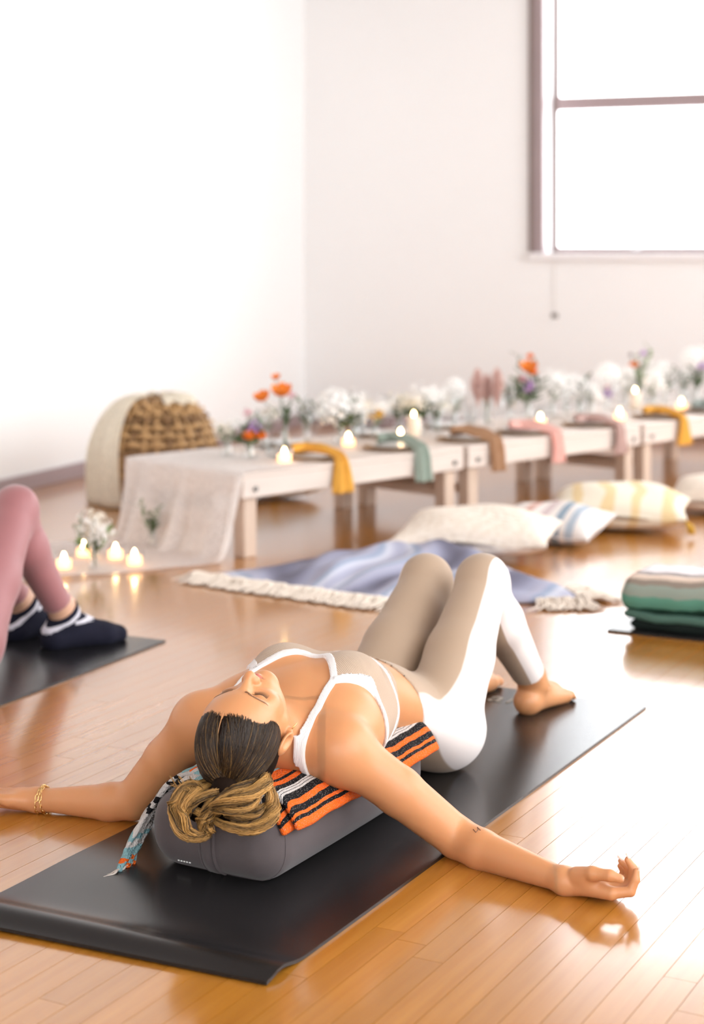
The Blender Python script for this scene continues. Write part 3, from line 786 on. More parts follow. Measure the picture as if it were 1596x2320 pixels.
# legs
HIP = {1: B(.815, .092, .125), -1: B(.815, -.092, .125)}
KN = {1: P(1094, 1318, 4.19), -1: P(967, 1316, 4.32)}
AN = {1: np.array([.470, 4.455, .075]), -1: np.array([.300, 4.56, .075])}
FDIR = {1: np.array([.60, .80, 0]), -1: np.array([.44, .898, 0])}
def leg(sg):
    h, k, a = HIP[sg], KN[sg], AN[sg]; fd = FDIR[sg]; ld = np.array([fd[1], -fd[0], 0])
    m = h*.55 + k*.45; back = np.cross(r3, (a-k)/np.linalg.norm(a-k)); back = back if back @ fd < 0 else -back
    cf = k*.66 + a*.34 + back*.012
    g = [Cone(h, m, .090, .076, .02), Cone(m, k, .076, .0560, .02), Ell(k + np.array([0, 0, .004]), (.055, .055, .055), None, .02),
         Cone(k, cf, .052, .0545, .03), Cone(cf, a, .0535, .0315, .03), Cone(k*.55+a*.45 - back*.012, a, .040, .030, .02)]
    return g
def foot(sg):
    a = AN[sg]; fd = FDIR[sg]; ld = np.array([fd[1], -fd[0], 0])
    heel = a - fd*.028; heel = np.array([heel[0], heel[1], .036]); ball = heel + fd*.150; ball[2] = .028
    g = [Cone(a + z3*.03, a - fd*.004, .031, .033, .01), Ell(heel, (.034, .034, .031), None, .02), Cone(a + fd*.006 - z3*.012, ball + ld*-sg*.012, .032, .023, .025),
         Cone(heel, ball + ld*sg*.022 - z3*.006, .027, .019, .02), Cone(heel, ball - ld*sg*.020, .026, .022, .02),
         Ell(a + ld*.026 - z3*.002, (.012, .012, .012), None, .012), Ell(a - ld*.026 + z3*.002, (.012, .012, .012), None, .012)]
    toes = []
    for i, (o, l_, r_) in enumerate(((-.030, .052, .0125), (-.010, .050, .0100), (.006, .045, .0095), (.020, .038, .009), (.033, .028, .009))):
        st = ball + ld*sg*o; st[2] = .022 if i else .025
        toes.append([Cone(st, st + fd*l_*.6 + z3*.003, r_*1.1, r_, .008), Cone(st + fd*l_*.6 + z3*.003, st + fd*l_ - z3*.006, r_, r_*.9, .004)])
    return g, toes
footp = {s: foot(s) for s in (1, -1)}

body = Body()
body.add(torso, 0)
for sg in (1, -1): body.add(arm(sg), .03)
for sg in (1, -1): body.add(leg(sg), .012)
body.add(neck, .035); body.add(head, .012)
body.add(handR, .012); body.add(palmL, .012); body.add(thumbR, .008); body.add(thumbL, .008)
for g in fingR + fingL: body.add(g, .0035)
for sg in (1, -1):
    body.add(footp[sg][0], .012)
    for t_ in footp[sg][1]: body.add(t_, .004)
SINK = lambda p: np.minimum(body(p), 10)
def body_f(p): return smax(body(p), 0.0075 - p[:, 2] - 0.0*p[:, 0], .006) if False else body(p)

def skin_mat(name, col, lip=None):
    m, nt, b = _nt(name); N = nt.nodes; L = nt.links
    tc = N.new('ShaderNodeTexCoord')
    n = N.new('ShaderNodeTexNoise'); n.inputs['Scale'].default_value = 9; n.inputs['Detail'].default_value = 5; L.new(tc.outputs['Object'], n.inputs['Vector'])
    mx = N.new('ShaderNodeMix'); mx.data_type = 'RGBA'; mx.inputs[6].default_value = rgba([c*.95 for c in col]); mx.inputs[7].default_value = rgba([c*1.05 for c in col])
    L.new(n.outputs['Fac'], mx.inputs[0])
    at = N.new('ShaderNodeAttribute'); at.attribute_name = 'lip'
    m2 = N.new('ShaderNodeMix'); m2.data_type = 'RGBA'; m2.inputs[7].default_value = (0.60, 0.20, 0.17, 1)
    L.new(at.outputs['Fac'], m2.inputs[0]); L.new(mx.outputs[2], m2.inputs[6])
    L.new(m2.outputs[2], b.inputs['Base Color'])
    b.inputs['Roughness'].default_value = 0.42; b.inputs['Specular IOR Level'].default_value = 0.45
    b.inputs['Subsurface Weight'].default_value = 0.25; b.inputs['Subsurface Radius'].default_value = (0.012, 0.005, 0.003); b.inputs['Subsurface Scale'].default_value = 0.5
    n3 = N.new('ShaderNodeTexNoise'); n3.inputs['Scale'].default_value = 420; L.new(tc.outputs['Object'], n3.inputs['Vector'])
    bp = N.new('ShaderNodeBump'); bp.inputs['Strength'].default_value = 0.05; bp.inputs['Distance'].default_value = 0.001
    L.new(n3.outputs['Fac'], bp.inputs['Height']); L.new(bp.outputs[0], b.inputs['Normal'])
    return m
M_skin = skin_mat('warm_tan_skin', (0.60, 0.275, 0.12))

woman = thing('person', 'woman in beige leggings and sports bra reclining over a bolster with arms spread', 'person', B(.8, 0, .006))
def box_in(p, lo, hi): return ((p > np.array(lo)) & (p < np.array(hi))).all(1)
regions = [  # lo, hi, cell
    (HC - np.array([.14, .16, .13]), HC + np.array([.14, .16, .14]), .0028),
    (np.array([.375, 3.08, -.01]), np.array([.56, 3.27, .13]), .0024),
    (np.array([.38, 4.36, -.01]), np.array([.68, 4.75, .12]), .004)]
ms = []
v, f = mesh_sdf(body_f, [-.98, 3.02, -.012], [.70, 4.86, .50], .0065)
inner = np.zeros(len(v), bool)
for lo, hi, h in regions: inner |= box_in(v, lo + .008, hi - .008)
ms.append(keep_faces(v, f, ~inner))
for lo, hi, h in regions:
    v, f = mesh_sdf(body_f, lo, hi, h); ms.append((v, f))
bv, bf = join_meshes(ms)
lipd = group_eval(LIPS, bv); lip = np.clip((0.0012 - lipd)/0.0016, 0, 1)
mesh_obj('body', bv, bf, M_skin, woman, attrs={'lip': lip})

# ---------------- clothing
def hemc(p):
    t, s, z = toB(p); return t - .9*(z - .22)
def poly_dist(q, pts):
    d = np.full(len(q), 9.0)
    for a, b_ in zip(pts[:-1], pts[1:]):
        a = np.array(a); b_ = np.array(b_); ba = b_-a; h = np.clip((q-a) @ ba/(ba @ ba), 0, 1); d = np.minimum(d, np.linalg.norm(q - a - h[:, None]*ba, axis=1))
    return d
NECKL = catmull([(0, .408, 0), (.03, .402, 0), (.056, .376, 0), (.079, .347, 0), (.094, .320, 0), (.099, .277, 0), (.102, .245, 0), (.107, .205, 0), (.108, .183, 0), (.106, .172, 0), (.100, .166, 0)], 5)[:, :2]
ARMH = catmull([(.096, .322, 0), (.109, .338, 0), (.124, .355, 0), (.137, .372, 0), (.147, .388, 0), (.157, .392, 0), (.170, .388, 0), (.19, .38, 0)], 5)[:, :2]
HEM = .505
def cover_T(s):      # upper edge of the bra front as a function of |s|
    a = np.abs(s); n_ = np.interp(a, NECKL[:21, 0], NECKL[:21, 1]); m_ = np.interp(a, ARMH[:, 0], ARMH[:, 1])
    return np.where(a < .096, n_, m_)
def torso_f(p): return np.minimum(body(p), 9)
def bra_f(p):
    t, s, z = toB(p); h = hemc(p)
    d = body(p) - .003
    e = np.maximum(cover_T(s) - t, h - HEM)
    return np.maximum(np.maximum(d, e*.8), np.abs(s) - .20)
def knit_mat(name, col, sx, rough=.8):
    m, nt, b = _nt(name); N = nt.nodes; L = nt.links
    at = N.new('ShaderNodeAttribute'); at.attribute_name = 'rib'
    mt = N.new('ShaderNodeMath'); mt.operation = 'MULTIPLY'; mt.inputs[1].default_value = sx; L.new(at.outputs['Fac'], mt.inputs[0])
    sn = N.new('ShaderNodeMath'); sn.operation = 'SINE'; L.new(mt.outputs[0], sn.inputs[0])
    mr = N.new('ShaderNodeMapRange'); mr.inputs[1].default_value = -1; L.new(sn.outputs[0], mr.inputs[0])
    mx = N.new('ShaderNodeMix'); mx.data_type = 'RGBA'; mx.inputs[6].default_value = rgba([c*.86 for c in col]); mx.inputs[7].default_value = rgba([min(1, c*1.08) for c in col])
    L.new(mr.outputs[0], mx.inputs[0]); L.new(mx.outputs[2], b.inputs['Base Color'])
    bp = N.new('ShaderNodeBump'); bp.inputs['Strength'].default_value = .5; bp.inputs['Distance'].default_value = .001; L.new(sn.outputs[0], bp.inputs['Height']); L.new(bp.outputs[0], b.inputs['Normal'])
    b.inputs['Roughness'].default_value = rough; b.inputs['Specular IOR Level'].default_value = .2; b.inputs['Sheen Weight'].default_value = .1
    return m
BEIGE = (0.50, 0.375, 0.28)
M_bra = knit_mat('beige_ribbed_knit', BEIGE, 1600)
M_whiteknit = knit_mat('white_elastic_trim', (0.86, 0.81, 0.79), 2200)
lo = B(.40, 0, .1) - np.array([.32, .34, .12]); hi = B(.40, 0, .1) + np.array([.32, .32, .33])
v, f = mesh_sdf(bra_f, lo, hi, .0042, project=1)
t_, s_, z_ = toB(v)
bra = mesh_obj('sports_bra', v, f, M_bra, woman, attrs={'rib': t_ + s_*.5}); bra['label'] = 'beige ribbed sports bra'
def trim(name, fn, off=.0052, h=.0032, side=0):
    def g(p): return np.maximum(np.maximum(body(p) - off, fn(p)), -side*toB(p)[1] if side else -1.0)
    v, f = mesh_sdf(g, lo, hi, h, project=1); t_, s_, z_ = toB(v)
    o = mesh_obj(name, v, f, M_whiteknit, bra, attrs={'rib': t_ + s_}); o['label'] = 'white elastic edging'
def neck_fn(p):
    t, s, z = toB(p); q = np.stack([np.abs(s), t], 1); d = poly_dist(q, NECKL) - .0072
    return np.maximum(d, np.where(t < .30, .155 - z, -1.0) + np.where((t < .23) & (z > .267 + (t - .175)*.9), 1.2, 0))
def armh_fn(p):
    t, s, z = toB(p); return np.maximum(poly_dist(np.stack([np.abs(s), t], 1), ARMH) - .0085, .15 - z)
def band_fn(p):
    h = hemc(p); t, s, z = toB(p); return np.maximum(np.abs(h - (HEM - .036)) - .0070, np.abs(s) - .20)
trim('neckline_strap', neck_fn); trim('armhole_trim', armh_fn, side=1); trim('armhole_trim', armh_fn, side=-1); trim('hem_stripe', band_fn, .0048, .004)

def legs_f_cut(p):
    t, s, z = toB(p); cuts = [.638 - (t + .2*(z - .22))]
    for sg in (1, -1):
        d = (AN[sg]-KN[sg])/np.linalg.norm(AN[sg]-KN[sg]); rel = p - AN[sg]; u = rel @ d; lat = np.linalg.norm(rel - u[:, None]*d, axis=1)
        cuts.append(np.where(lat < .16, u + .040 - .25*((rel @ FDIR[sg])), -1.0))
    return np.max(np.stack(cuts), axis=0)
def legg_f(p):
    return np.maximum(body(p) - .0032, legs_f_cut(p))
def panel_attr(v):
    t, s, z = toB(v); best = np.full(len(v), 9.0); val = np.zeros(len(v))
    for sg in (1, -1):
        h, k, a = HIP[sg], KN[sg], AN[sg]
        for i, (p0, p1) in enumerate(((h, k), (k, a))):
            ba = p1-p0; u = np.clip((v-p0) @ ba/(ba @ ba), 0, 1); rel = v - p0 - u[:, None]*ba; d = np.linalg.norm(rel, axis=1)
            dirn = ba/np.linalg.norm(ba); out = r3*sg - dirn*(r3*sg @ dirn); out /= np.linalg.norm(out)
            frn = np.cross(dirn, out); frn = frn if frn[2] > 0 else -frn
            rd = np.interp(u, [0, 1], [.090, .057] if i == 0 else [.055, .032])
            if i == 0:
                w = rel @ out/rd - (.62 if sg > 0 else .86); w = w - .25*np.clip(rel @ frn/rd, -1, 0)*0
                hipv = (s*sg - .130)/.09
                mix_ = np.clip((u - .02)/.22, 0, 1); w = hipv*(1-mix_) + w*mix_
            else:
                w = (rel @ (out*.93 + frn*.37))/rd - .25
            m = d - rd < best; best = np.where(m, d - rd, best); val = np.where(m, w, val)
    pel = (t < .80) & (z < .30)
    return val
def legging_mat():
    m, nt, b = _nt('two_tone_leggings'); N = nt.nodes; L = nt.links
    at = N.new('ShaderNodeAttribute'); at.attribute_name = 'panel'
    mr = N.new('ShaderNodeMapRange'); mr.inputs[1].default_value = -.03; mr.inputs[2].default_value = .03; L.new(at.outputs['Fac'], mr.inputs[0])
    mx = N.new('ShaderNodeMix'); mx.data_type = 'RGBA'; mx.inputs[6].default_value = rgba((0.42, 0.305, 0.215)); mx.inputs[7].default_value = rgba((0.86, 0.79, 0.76))
    L.new(mr.outputs[0], mx.inputs[0]); L.new(mx.outputs[2], b.inputs['Base Color'])
    b.inputs['Roughness'].default_value = .62; b.inputs['Specular IOR Level'].default_value = .25; b.inputs['Sheen Weight'].default_value = .15
    tc = N.new('ShaderNodeTexCoord'); n = N.new('ShaderNodeTexNoise'); n.inputs['Scale'].default_value = 700; L.new(tc.outputs['Object'], n.inputs['Vector'])
    bp = N.new('ShaderNodeBump'); bp.inputs['Strength'].default_value = .15; bp.inputs['Distance'].default_value = .001; L.new(n.outputs['Fac'], bp.inputs['Height']); L.new(bp.outputs[0], b.inputs['Normal'])
    return m
M_leg = legging_mat()
v, f = mesh_sdf(legg_f, [-.20, 3.55, -.012], [.62, 4.72, .50], .006, project=1)
lg = mesh_obj('leggings', v, f, M_leg, woman, attrs={'panel': panel_attr(v)}); lg['label'] = 'beige leggings with white side panels'

# ---------------- face details: lashes, brows
M_lash = mat('dark_lash_hair', (0.02, 0.012, 0.008), .5)
M_brow = mat('brown_brow_hair', (0.24, 0.12, 0.06), .6)
def on_skin(a, r):                # many points at once, dropped onto the face along its normal
    a = np.asarray(a, float); r = np.asarray(r, float)
    p = HC + (a[:, None]*HA + r[:, None]*HR + 130*HN)*.001
    for _ in range(34): p = p - HN*np.clip(body(p), -.01, .08)[:, None]*.85
    return p
for sg in (1, -1):
    x = np.linspace(-1, 1, 30); r_ = (32 + 14.5*x)*sg
    p0 = on_skin(8.0 - 3.2*x*x, r_); tip = p0 + (HA*7.5 + HN*3.4)*.001 + HR*(sg*x*3.5*.001)[:, None]
    pa = np.stack([p0 - HN*.0004, (p0+tip)/2 - HN*.0007, tip], 1)
    vv, fq, _, u = strands_mesh(pa, np.array([.00032, .00028, .00008])[None].repeat(len(pa), 0))
    mesh_obj('eyelashes', vv, fq, M_lash, woman)
    x = np.linspace(-1, 1, 14); ln = on_skin(7.6 - 3.0*x*x, (32 + 14.5*x)*sg) + HN*.0002
    mb = MB(); mb.tube(ln, .0004, 5); mb.build('eyelid_line', M_lash, woman, smooth=True)
    brg = np.random.default_rng(5); x = brg.random(190); r_ = (13 + 40*x)*sg
    a_ = -15 - 7*np.sin(x*2.3) + 5*x*x + brg.uniform(-3.2, 3.2, 190)*(1.05 - .75*x)
    p0 = on_skin(a_, r_); p2 = on_skin(a_ - 2.6 + 4.4*x, r_ + 5.2*sg) + HN*.0005
    pa = np.stack([p0, (p0+p2)/2 + HN*.0006, p2], 1)
    vv, fq, _, u = strands_mesh(pa, np.array([.0003, .00035, .0001])[None].repeat(len(pa), 0))
    mesh_obj('eyebrow', vv, fq, M_brow, woman)
# ---------------- nails of the near hand
M_nail = mat('pale_pink_nail', (0.78, 0.47, 0.38), .18)
NAILS = []
def nail(tip, prev, up, w, l_, parent=woman, long=0.0):
    d = tip - prev; d /= np.linalg.norm(d); up = up - d*(up @ d); up /= np.linalg.norm(up); sd = np.cross(d, up)
    vs = []; nu, nv = 7, 6
    for i in range(nu):
        for j in range(nv):
            a = (i/(nu-1)-.5)*2; c_ = j/(nv-1); tp = 1 - .45*max(0, c_-.55)**1.0*1.6
            vs.append(tip + sd*a*w*tp + d*(-l_*.45 + c_*(l_ + long)) + up*(.0062 - .0022*a*a - .001*c_))
    o = mesh_obj("nail", vs, grid_faces(nu, nv), M_nail, parent); NAILS.append(o); s_ = o.modifiers.new('th', 'SOLIDIFY'); s_.thickness = .0006
nail(thumb[3], thumb[2], np.array([-.25, -.6, .8]), .0058, .0125)
for pts in fing[:3]: nail(pts[3], pts[2], np.array([.95, -.25, .1]), .0045, .010, long=.006)
a_ = AN[-1]; fd_ = FDIR[-1]; ld_ = np.array([fd_[1], -fd_[0], 0]); hl_ = a_ - fd_*.028; M_nail2 = mat('dark_toenail_polish', (.012, .01, .014), .2)
for o_, l_, r_ in ((-.030, .052, .0125), (-.010, .050, .0100)):
    st_ = np.array([hl_[0], hl_[1], 0]) + fd_*(.150 + l_) - ld_*o_; st_[2] = .021
    nail(st_, st_ - fd_*.02 + z3*.006, z3, .0062*r_/.0125 + .002, .014); NAILS[-1].data.materials[0] = M_nail2
# ---------------- hoop earring and bracelet
M_gold = mat('polished_gold', (0.86, 0.60, 0.26), .18, metal=1.0)
ec = Hd(47, 78, -6); mb = MB()
ring = [ec + (HA*math.cos(a)*9.5 + (HN*.75 + HR*.65)*math.sin(a)*9.5)*.001 for a in np.linspace(0, 2*math.pi, 33)]
mb.tube(ring, .0012, 8, caps=False); o = mb.build('hoop_earring', M_gold, woman, smooth=True); o['label'] = 'small gold hoop earring'
bc = EB[-1]*.09 + WR[-1]*.91; bx_ = (WR[-1]-EB[-1])/np.linalg.norm(WR[-1]-EB[-1]); by_ = np.cross(z3, bx_); by_ /= np.linalg.norm(by_); bz_ = np.cross(bx_, by_)
for off, tilt in ((0.0, .10), (.010, -.22)):
    br = thing('bracelet', ('gold paperclip chain bracelet nearest her left hand' if off else 'gold link bracelet just above the chain on her left wrist'), 'bracelet', bc + bx_*off)
    cc = bc + bx_*off
    for k in range(15):
        a = 2*math.pi*k/15; cpt = cc + (by_*math.cos(a) + bz_*math.sin(a))*.0275 + bx_*tilt*.02*math.sin(a)
        tg = -by_*math.sin(a) + bz_*math.cos(a); nr = by_*math.cos(a) + bz_*math.sin(a); wd = bx_ if k % 2 else nr
        lk = [cpt + tg*math.cos(q)*.0072 + wd*math.sin(q)*.0034 for q in np.linspace(0, 2*math.pi, 17)]
        mb = MB(); mb.tube(lk, .0011, 6, caps=False); mb.build('link', M_gold, br, smooth=True)
# tattoo on the forearm crook
M_tat = mat('tattoo_ink', (0.16, 0.085, 0.06), .6)
e0 = P(1078, 1880, 3.2); dv = e0/np.linalg.norm(e0 - np.array([0, 0, 1.2])) 
def ray_skin(px, py):
    d = P(px, py, 1.0) - np.array([0, 0, CAM_H]); d /= np.linalg.norm(d); p = np.array([0, 0, CAM_H]) + d*2.9
    for _ in range(300):
        q = body(p[None])[0]
        if q < 2e-4: return p - d*.0002
        p = p + d*max(q*.8, 2e-4)
        if p[1] > 4.2: return None
    return p
tp = [ray_skin(x, y) for x, y in ((1073, 1879), (1079, 1886), (1084, 1880), (1082, 1874), (1089, 1881))]
if all(q is not None for q in tp):
    mb = MB(); mb.tube(tp, .0009, 5); o = mb.build('tattoo', M_tat, woman); o['label'] = 'tiny dark tattoo near the elbow'
# ================================================================== hair
def hair_mat(name, c0, c1, rough=.32):
    m, nt, b = _nt(name); N = nt.nodes; L = nt.links
    at = N.new('ShaderNodeAttribute'); at.attribute_name = 'tint'
    mx = N.new('ShaderNodeMix'); mx.data_type = 'RGBA'; mx.inputs[6].default_value = rgba(c0); mx.inputs[7].default_value = rgba(c1)
    L.new(at.outputs['Fac'], mx.inputs[0]); L.new(mx.outputs[2], b.inputs['Base Color'])
    b.inputs['Roughness'].default_value = rough; b.inputs['Specular IOR Level'].default_value = .28
    return m
M_hair = hair_mat('brown_hair', (0.011, 0.0055, 0.003), (0.60, 0.325, 0.098), .36)
CR_C = (-37, 0, -8); CR_R = (84, 73, 92)
def hair_half(p):
    q = (p - HC) @ HAX.T*1000; return .567*q[:, 0] + .8235*q[:, 2] - 13.0 - .10*np.maximum(0, 30 - np.abs(q[:, 1]))*.5, q
cr_ell = Ell(Hd(*CR_C), mm(*CR_R) + .0045, HAX, 0)
def cap_f(p):
    hh, q = hair_half(p)
    part = np.maximum(0, 1 - np.abs(q[:, 1] + 2)/3.0)*.0022*(q[:, 0] < -20)
    return smax(np.maximum(cr_ell.d(p) + part, (q[:, 0] - 38)*.001), hh*.001, .006)
v, f = mesh_sdf(cap_f, HC - .16, HC + .16, .0035, project=1)
M_under = mat('hair_underlayer', (0.012, 0.006, 0.0035), .8, spec=.08)
hair = mesh_obj('hair', v, f, M_under, woman, attrs={'tint': np.full(len(v), .02)}); hair['label'] = 'sleek dark brown hair, centre parted, in a blonde low bun'
hr = np.random.default_rng(11)
def dir_to_pt(dirs, lift):
    """dirs (...,3) in head axes -> point on the inflated skull"""
    R = np.array(CR_R) + 4.5; d = dirs/np.linalg.norm(dirs, axis=-1, keepdims=True)
    t = 1/np.sqrt(((d/R)**2).sum(-1, keepdims=True)); q = np.array(CR_C) + d*(t + lift); return HC + (q @ HAX)*.001
bun_dir = np.array([-.88, .10, -.47]); bun_dir /= np.linalg.norm(bun_dir)
roots = []
# hairline points: solve the half space on the ellipsoid along angle phi around the head
for i in range(2400):
    sd = 1 if hr.random() < .5 else -1
    ph = hr.random()**.8
    # from the part at the hairline (ph=0) round to behind the ear (ph=1)
    r_ = ph**.75*72; a0 = -78 + 92*ph**1.5; n0 = (13.0 - .567*a0)/.8235 + hr.uniform(-3, 4.5)
    back = hr.random()**1.5*46*(1-ph)       # roots further back along the part
    d = np.array([a0 - back - CR_C[0], r_*sd + (2.2*sd - 2 if ph < .2 else 0), n0 - back*.2 - CR_C[2]])
    roots.append((d/np.linalg.norm(d), sd, ph))
D0 = np.array([q[0] for q in roots]); SD = np.array([q[1] for q in roots]); PH = np.array([q[2] for q in roots])
K = 22; T = np.linspace(0, 1, K)
mid = D0 + bun_dir; mid /= np.linalg.norm(mid, axis=1, keepdims=True)
mid = mid + np.stack([np.zeros(len(SD)), SD*(.62 - .25*PH)*(-.12 + 1.12*hr.random(len(SD))), .10*np.ones(len(SD))], 1) + hr.normal(0, .035, mid.shape)
be = bun_dir + hr.normal(0, .07, mid.shape)
pa = ((1-T)**2)[None, :, None]*D0[:, None] + (2*T*(1-T))[None, :, None]*mid[:, None] + (T**2)[None, :, None]*be[:, None]
lift = (hr.random(len(SD))*2.2 - .5)[:, None, None] + (5.0*T**2)[None, :, None]
paths = dir_to_pt(pa, lift)
rad = (.00055 + .00045*hr.random(len(SD)))[:, None]*np.interp(T, [0, .1, .9, 1], [.35, 1, 1, .8])[None]
v, f, sid, u = strands_mesh(paths, rad)
tone = np.clip(hr.normal(.022, .03, len(SD)) + (hr.random(len(SD)) < .10)*.24, 0, 1)
mesh_obj('hair_strands', v, f, M_hair, hair, attrs={'tint': np.clip(tone[sid]*(.6 + .6*u) + .10*np.clip(u-.85, 0, 1), 0, 1)})
# skin showing in the parting
pt = [dir_to_pt(np.array([[a - CR_C[0], -2.0, n - CR_C[2]]]), .1)[0] for a, n in ((-74, 68), (-82, 60), (-92, 50), (-100, 40))]
mb = MB(); mb.tube(catmull(pt, 5), np.linspace(.0016, .0005, 16), 6, flat=.4); mb.build('parting', M_skin, hair, smooth=True)
# bun: locks of strands
def lock(pts, n, spread, r=.0009, tone=.6, tw=1.5, seed=0, name='bun_lock'):
    g = np.random.default_rng(seed); c = catmull(pts, 9); K = len(c); tan = np.gradient(c, axis=0); tan /= np.linalg.norm(tan, axis=1, keepdims=True)
    a = np.cross(tan, np.array([.2, .3, .93])); a /= np.linalg.norm(a, axis=1, keepdims=True); b_ = np.cross(tan, a)
    u = np.linspace(0, 1, K); sp = np.interp(u, [0, .2, .75, 1], [.55, 1, .95, .35])*spread
    rr = np.sqrt(g.random(n)); an = g.random(n)*6.283
    ang = an[:, None] + tw*u[None]; rad_ = rr[:, None]*sp[None]
    paths = c[None] + a[None]*(np.cos(ang)*rad_)[..., None] + b_[None]*(np.sin(ang)*rad_*.55)[..., None] + g.normal(0, .0004, (n, K, 3)) + np.cumsum(g.normal(0, .0004, (n, K, 3)), axis=1)*.6
    v, f, sid, uu = strands_mesh(paths, (r*(.7 + .6*g.random(n)))[:, None]*np.interp(u, [0, .1, .9, 1], [.7, 1, 1, .3])[None])
    tn = np.clip(g.normal(tone, .13, n) + .30*np.sin(an*3 + seed) - .05, .02, 1.15)
    return mesh_obj(name, v, f, M_hair, hair, attrs={'tint': np.clip(tn[sid]*np.interp(uu, [0, .25, 1], [.55, .9, 1.1]), 0, 1)})
bb_ = dir_to_pt(bun_dir[None], 4)[0]
def Q(x, y, d): return P(x, y, d)
# dark core that the locks wrap round
locks = [
 ([Q(470, 1770, 3.22), Q(425, 1790, 3.19), Q(400, 1835, 3.165), Q(405, 1880, 3.15), Q(440, 1896, 3.15), Q(468, 1885, 3.155), Q(462, 1850, 3.16), Q(440, 1835, 3.165)], 150, .015, .62),
 ([Q(480, 1775, 3.21), Q(440, 1800, 3.17), Q(418, 1840, 3.15), Q(425, 1878, 3.145), Q(455, 1893, 3.145)], 110, .013, .75),
 ([Q(470, 1800, 3.19), Q(440, 1775, 3.19), Q(410, 1785, 3.18), Q(392, 1815, 3.17), Q(388, 1845, 3.165)], 70, .010, .55),
 ([Q(480, 1850, 3.17), Q(500, 1825, 3.145), Q(535, 1812, 3.14), Q(570, 1800, 3.155), Q(600, 1775, 3.18), Q(605, 1755, 3.20)], 150, .0165, .62),
 ([Q(470, 1845, 3.17), Q(490, 1835, 3.15), Q(530, 1838, 3.14), Q(565, 1828, 3.15), Q(590, 1800, 3.165)], 90, .012, .50),
 ([Q(480, 1855, 3.16), Q(515, 1872, 3.145), Q(560, 1878, 3.145), Q(600, 1862, 3.155), Q(618, 1828, 3.17), Q(612, 1790, 3.185), Q(598, 1765, 3.20)], 150, .0145, .66),
 ([Q(500, 1862, 3.155), Q(545, 1884, 3.145), Q(590, 1880, 3.15), Q(622, 1850, 3.165), Q(626, 1815, 3.18)], 80, .009, .72),
 ([Q(500, 1790, 3.19), Q(480, 1815, 3.165), Q(460, 1850, 3.15), Q(455, 1880, 3.145)], 90, .012, .45),
 ([Q(560, 1785, 3.19), Q(520, 1800, 3.17), Q(485, 1825, 3.155), Q(470, 1855, 3.15), Q(478, 1872, 3.15)], 90, .013, .40),
 ([Q(510, 1845, 3.16), Q(540, 1850, 3.15), Q(575, 1845, 3.155), Q(600, 1825, 3.17)], 90, .014, .45),
 ([Q(540, 1770, 3.205), Q(505, 1790, 3.18), Q(470, 1800, 3.165), Q(440, 1820, 3.155), Q(425, 1850, 3.15)], 80, .012, .35),
 ([Q(500, 1765, 3.21), Q(520, 1785, 3.18), Q(545, 1800, 3.16), Q(575, 1815, 3.15)], 80, .012, .30),
 ([Q(590, 1760, 3.205), Q(560, 1778, 3.18), Q(525, 1792, 3.16), Q(490, 1818, 3.15), Q(470, 1840, 3.148)], 90, .012, .45),
]
for i, (pts, n, sp, tn) in enumerate(locks): lock(pts, int(n*1.9), sp*1.08, .00068, tn, seed=20+i)
for i in range(9):        # flyaway strands
    x0 = 400 + i*6; x1, y1 = 385 + 14*math.sin(i*2.1) + i*7, 1758 + 9*(i % 3)
    lock([Q(455, 1800, 3.18), Q((x0+x1)/2 + 15, 1786, 3.178), Q(x1, y1, 3.19)], 5, .003, .0005, .6, seed=60+i)
core = [Cone(bb_, Q(490, 1830, 3.20), .026, .024, .02), Cone(Q(450, 1835, 3.20), Q(560, 1835, 3.20), .022, .022, .02)]
v, f = mesh_sdf(lambda p: group_eval(core, p), bb_ - .15, bb_ + .16, .006)
mesh_obj('bun_core', v, f, M_under, hair)
# ================================================================== second person (only the legs are in the frame)
p2 = thing('person', 'person lying at the left edge in mauve leggings and navy ankle socks', 'person', (-1.135, 4.74, .006))
u23 = np.array([U2[0], U2[1], 0]); v23 = np.array([V2[0], V2[1], 0])
HIP2 = {1: np.array([-1.045, 4.69, .125]), -1: np.array([-1.215, 4.78, .125])}
KN2 = {1: np.array([-.978, 5.0, .448]), -1: np.array([-1.15, 5.10, .440])}
AN2 = {1: np.array([-.866, 5.18, .090]), -1: np.array([-1.012, 5.305, .088])}
FD2 = {1: np.array([.86, .51, 0]), -1: np.array([.62, .785, 0])}
q0 = np.array([-1.13, 4.735, .12])
body2 = Body()
tor2 = [Ell(q0, (.15, .15, .10), None, .03), Ell(q0 - u23*.18 + z3*.0, (.13, .13, .095), None, .06), Ell(q0 - u23*.38, (.15, .15, .105), None, .06)]
for sg in (1, -1):
    sh = q0 - u23*.48 - v23*sg*.16; el = sh + u23*.22 - v23*sg*.05 + z3*(-.02); wr_ = q0 - u23*.17 - v23*sg*.06 + z3*.115
    tor2 += [Cone(q0 - u23*.40 - v23*sg*.05, sh, .07, .055, .05), Ell(q0 + u23*.02 - v23*sg*.07 - z3*.01, (.09, .09, .09), None, .04)]
    body2.groups.append(([Cone(sh, el, .05, .038, .02), Cone(el, wr_, .038, .022, .02), Ell(wr_ + v23*sg*.04, (.045, .045, .016), None, .02)] +
                         [Cone(wr_ + v23*sg*.06 + u23*o, wr_ + v23*sg*.13 + u23*o*1.3 - z3*.012, .010, .007, .006) for o in (-.027, -.009, .009, .027)] + [Cone(wr_ + v23*sg*.02 - u23*.03, wr_ + v23*sg*.07 - u23*.05, .012, .008, .008)], .015))
body2.groups.insert(0, (tor2, 0))
h2 = q0 - u23*.74
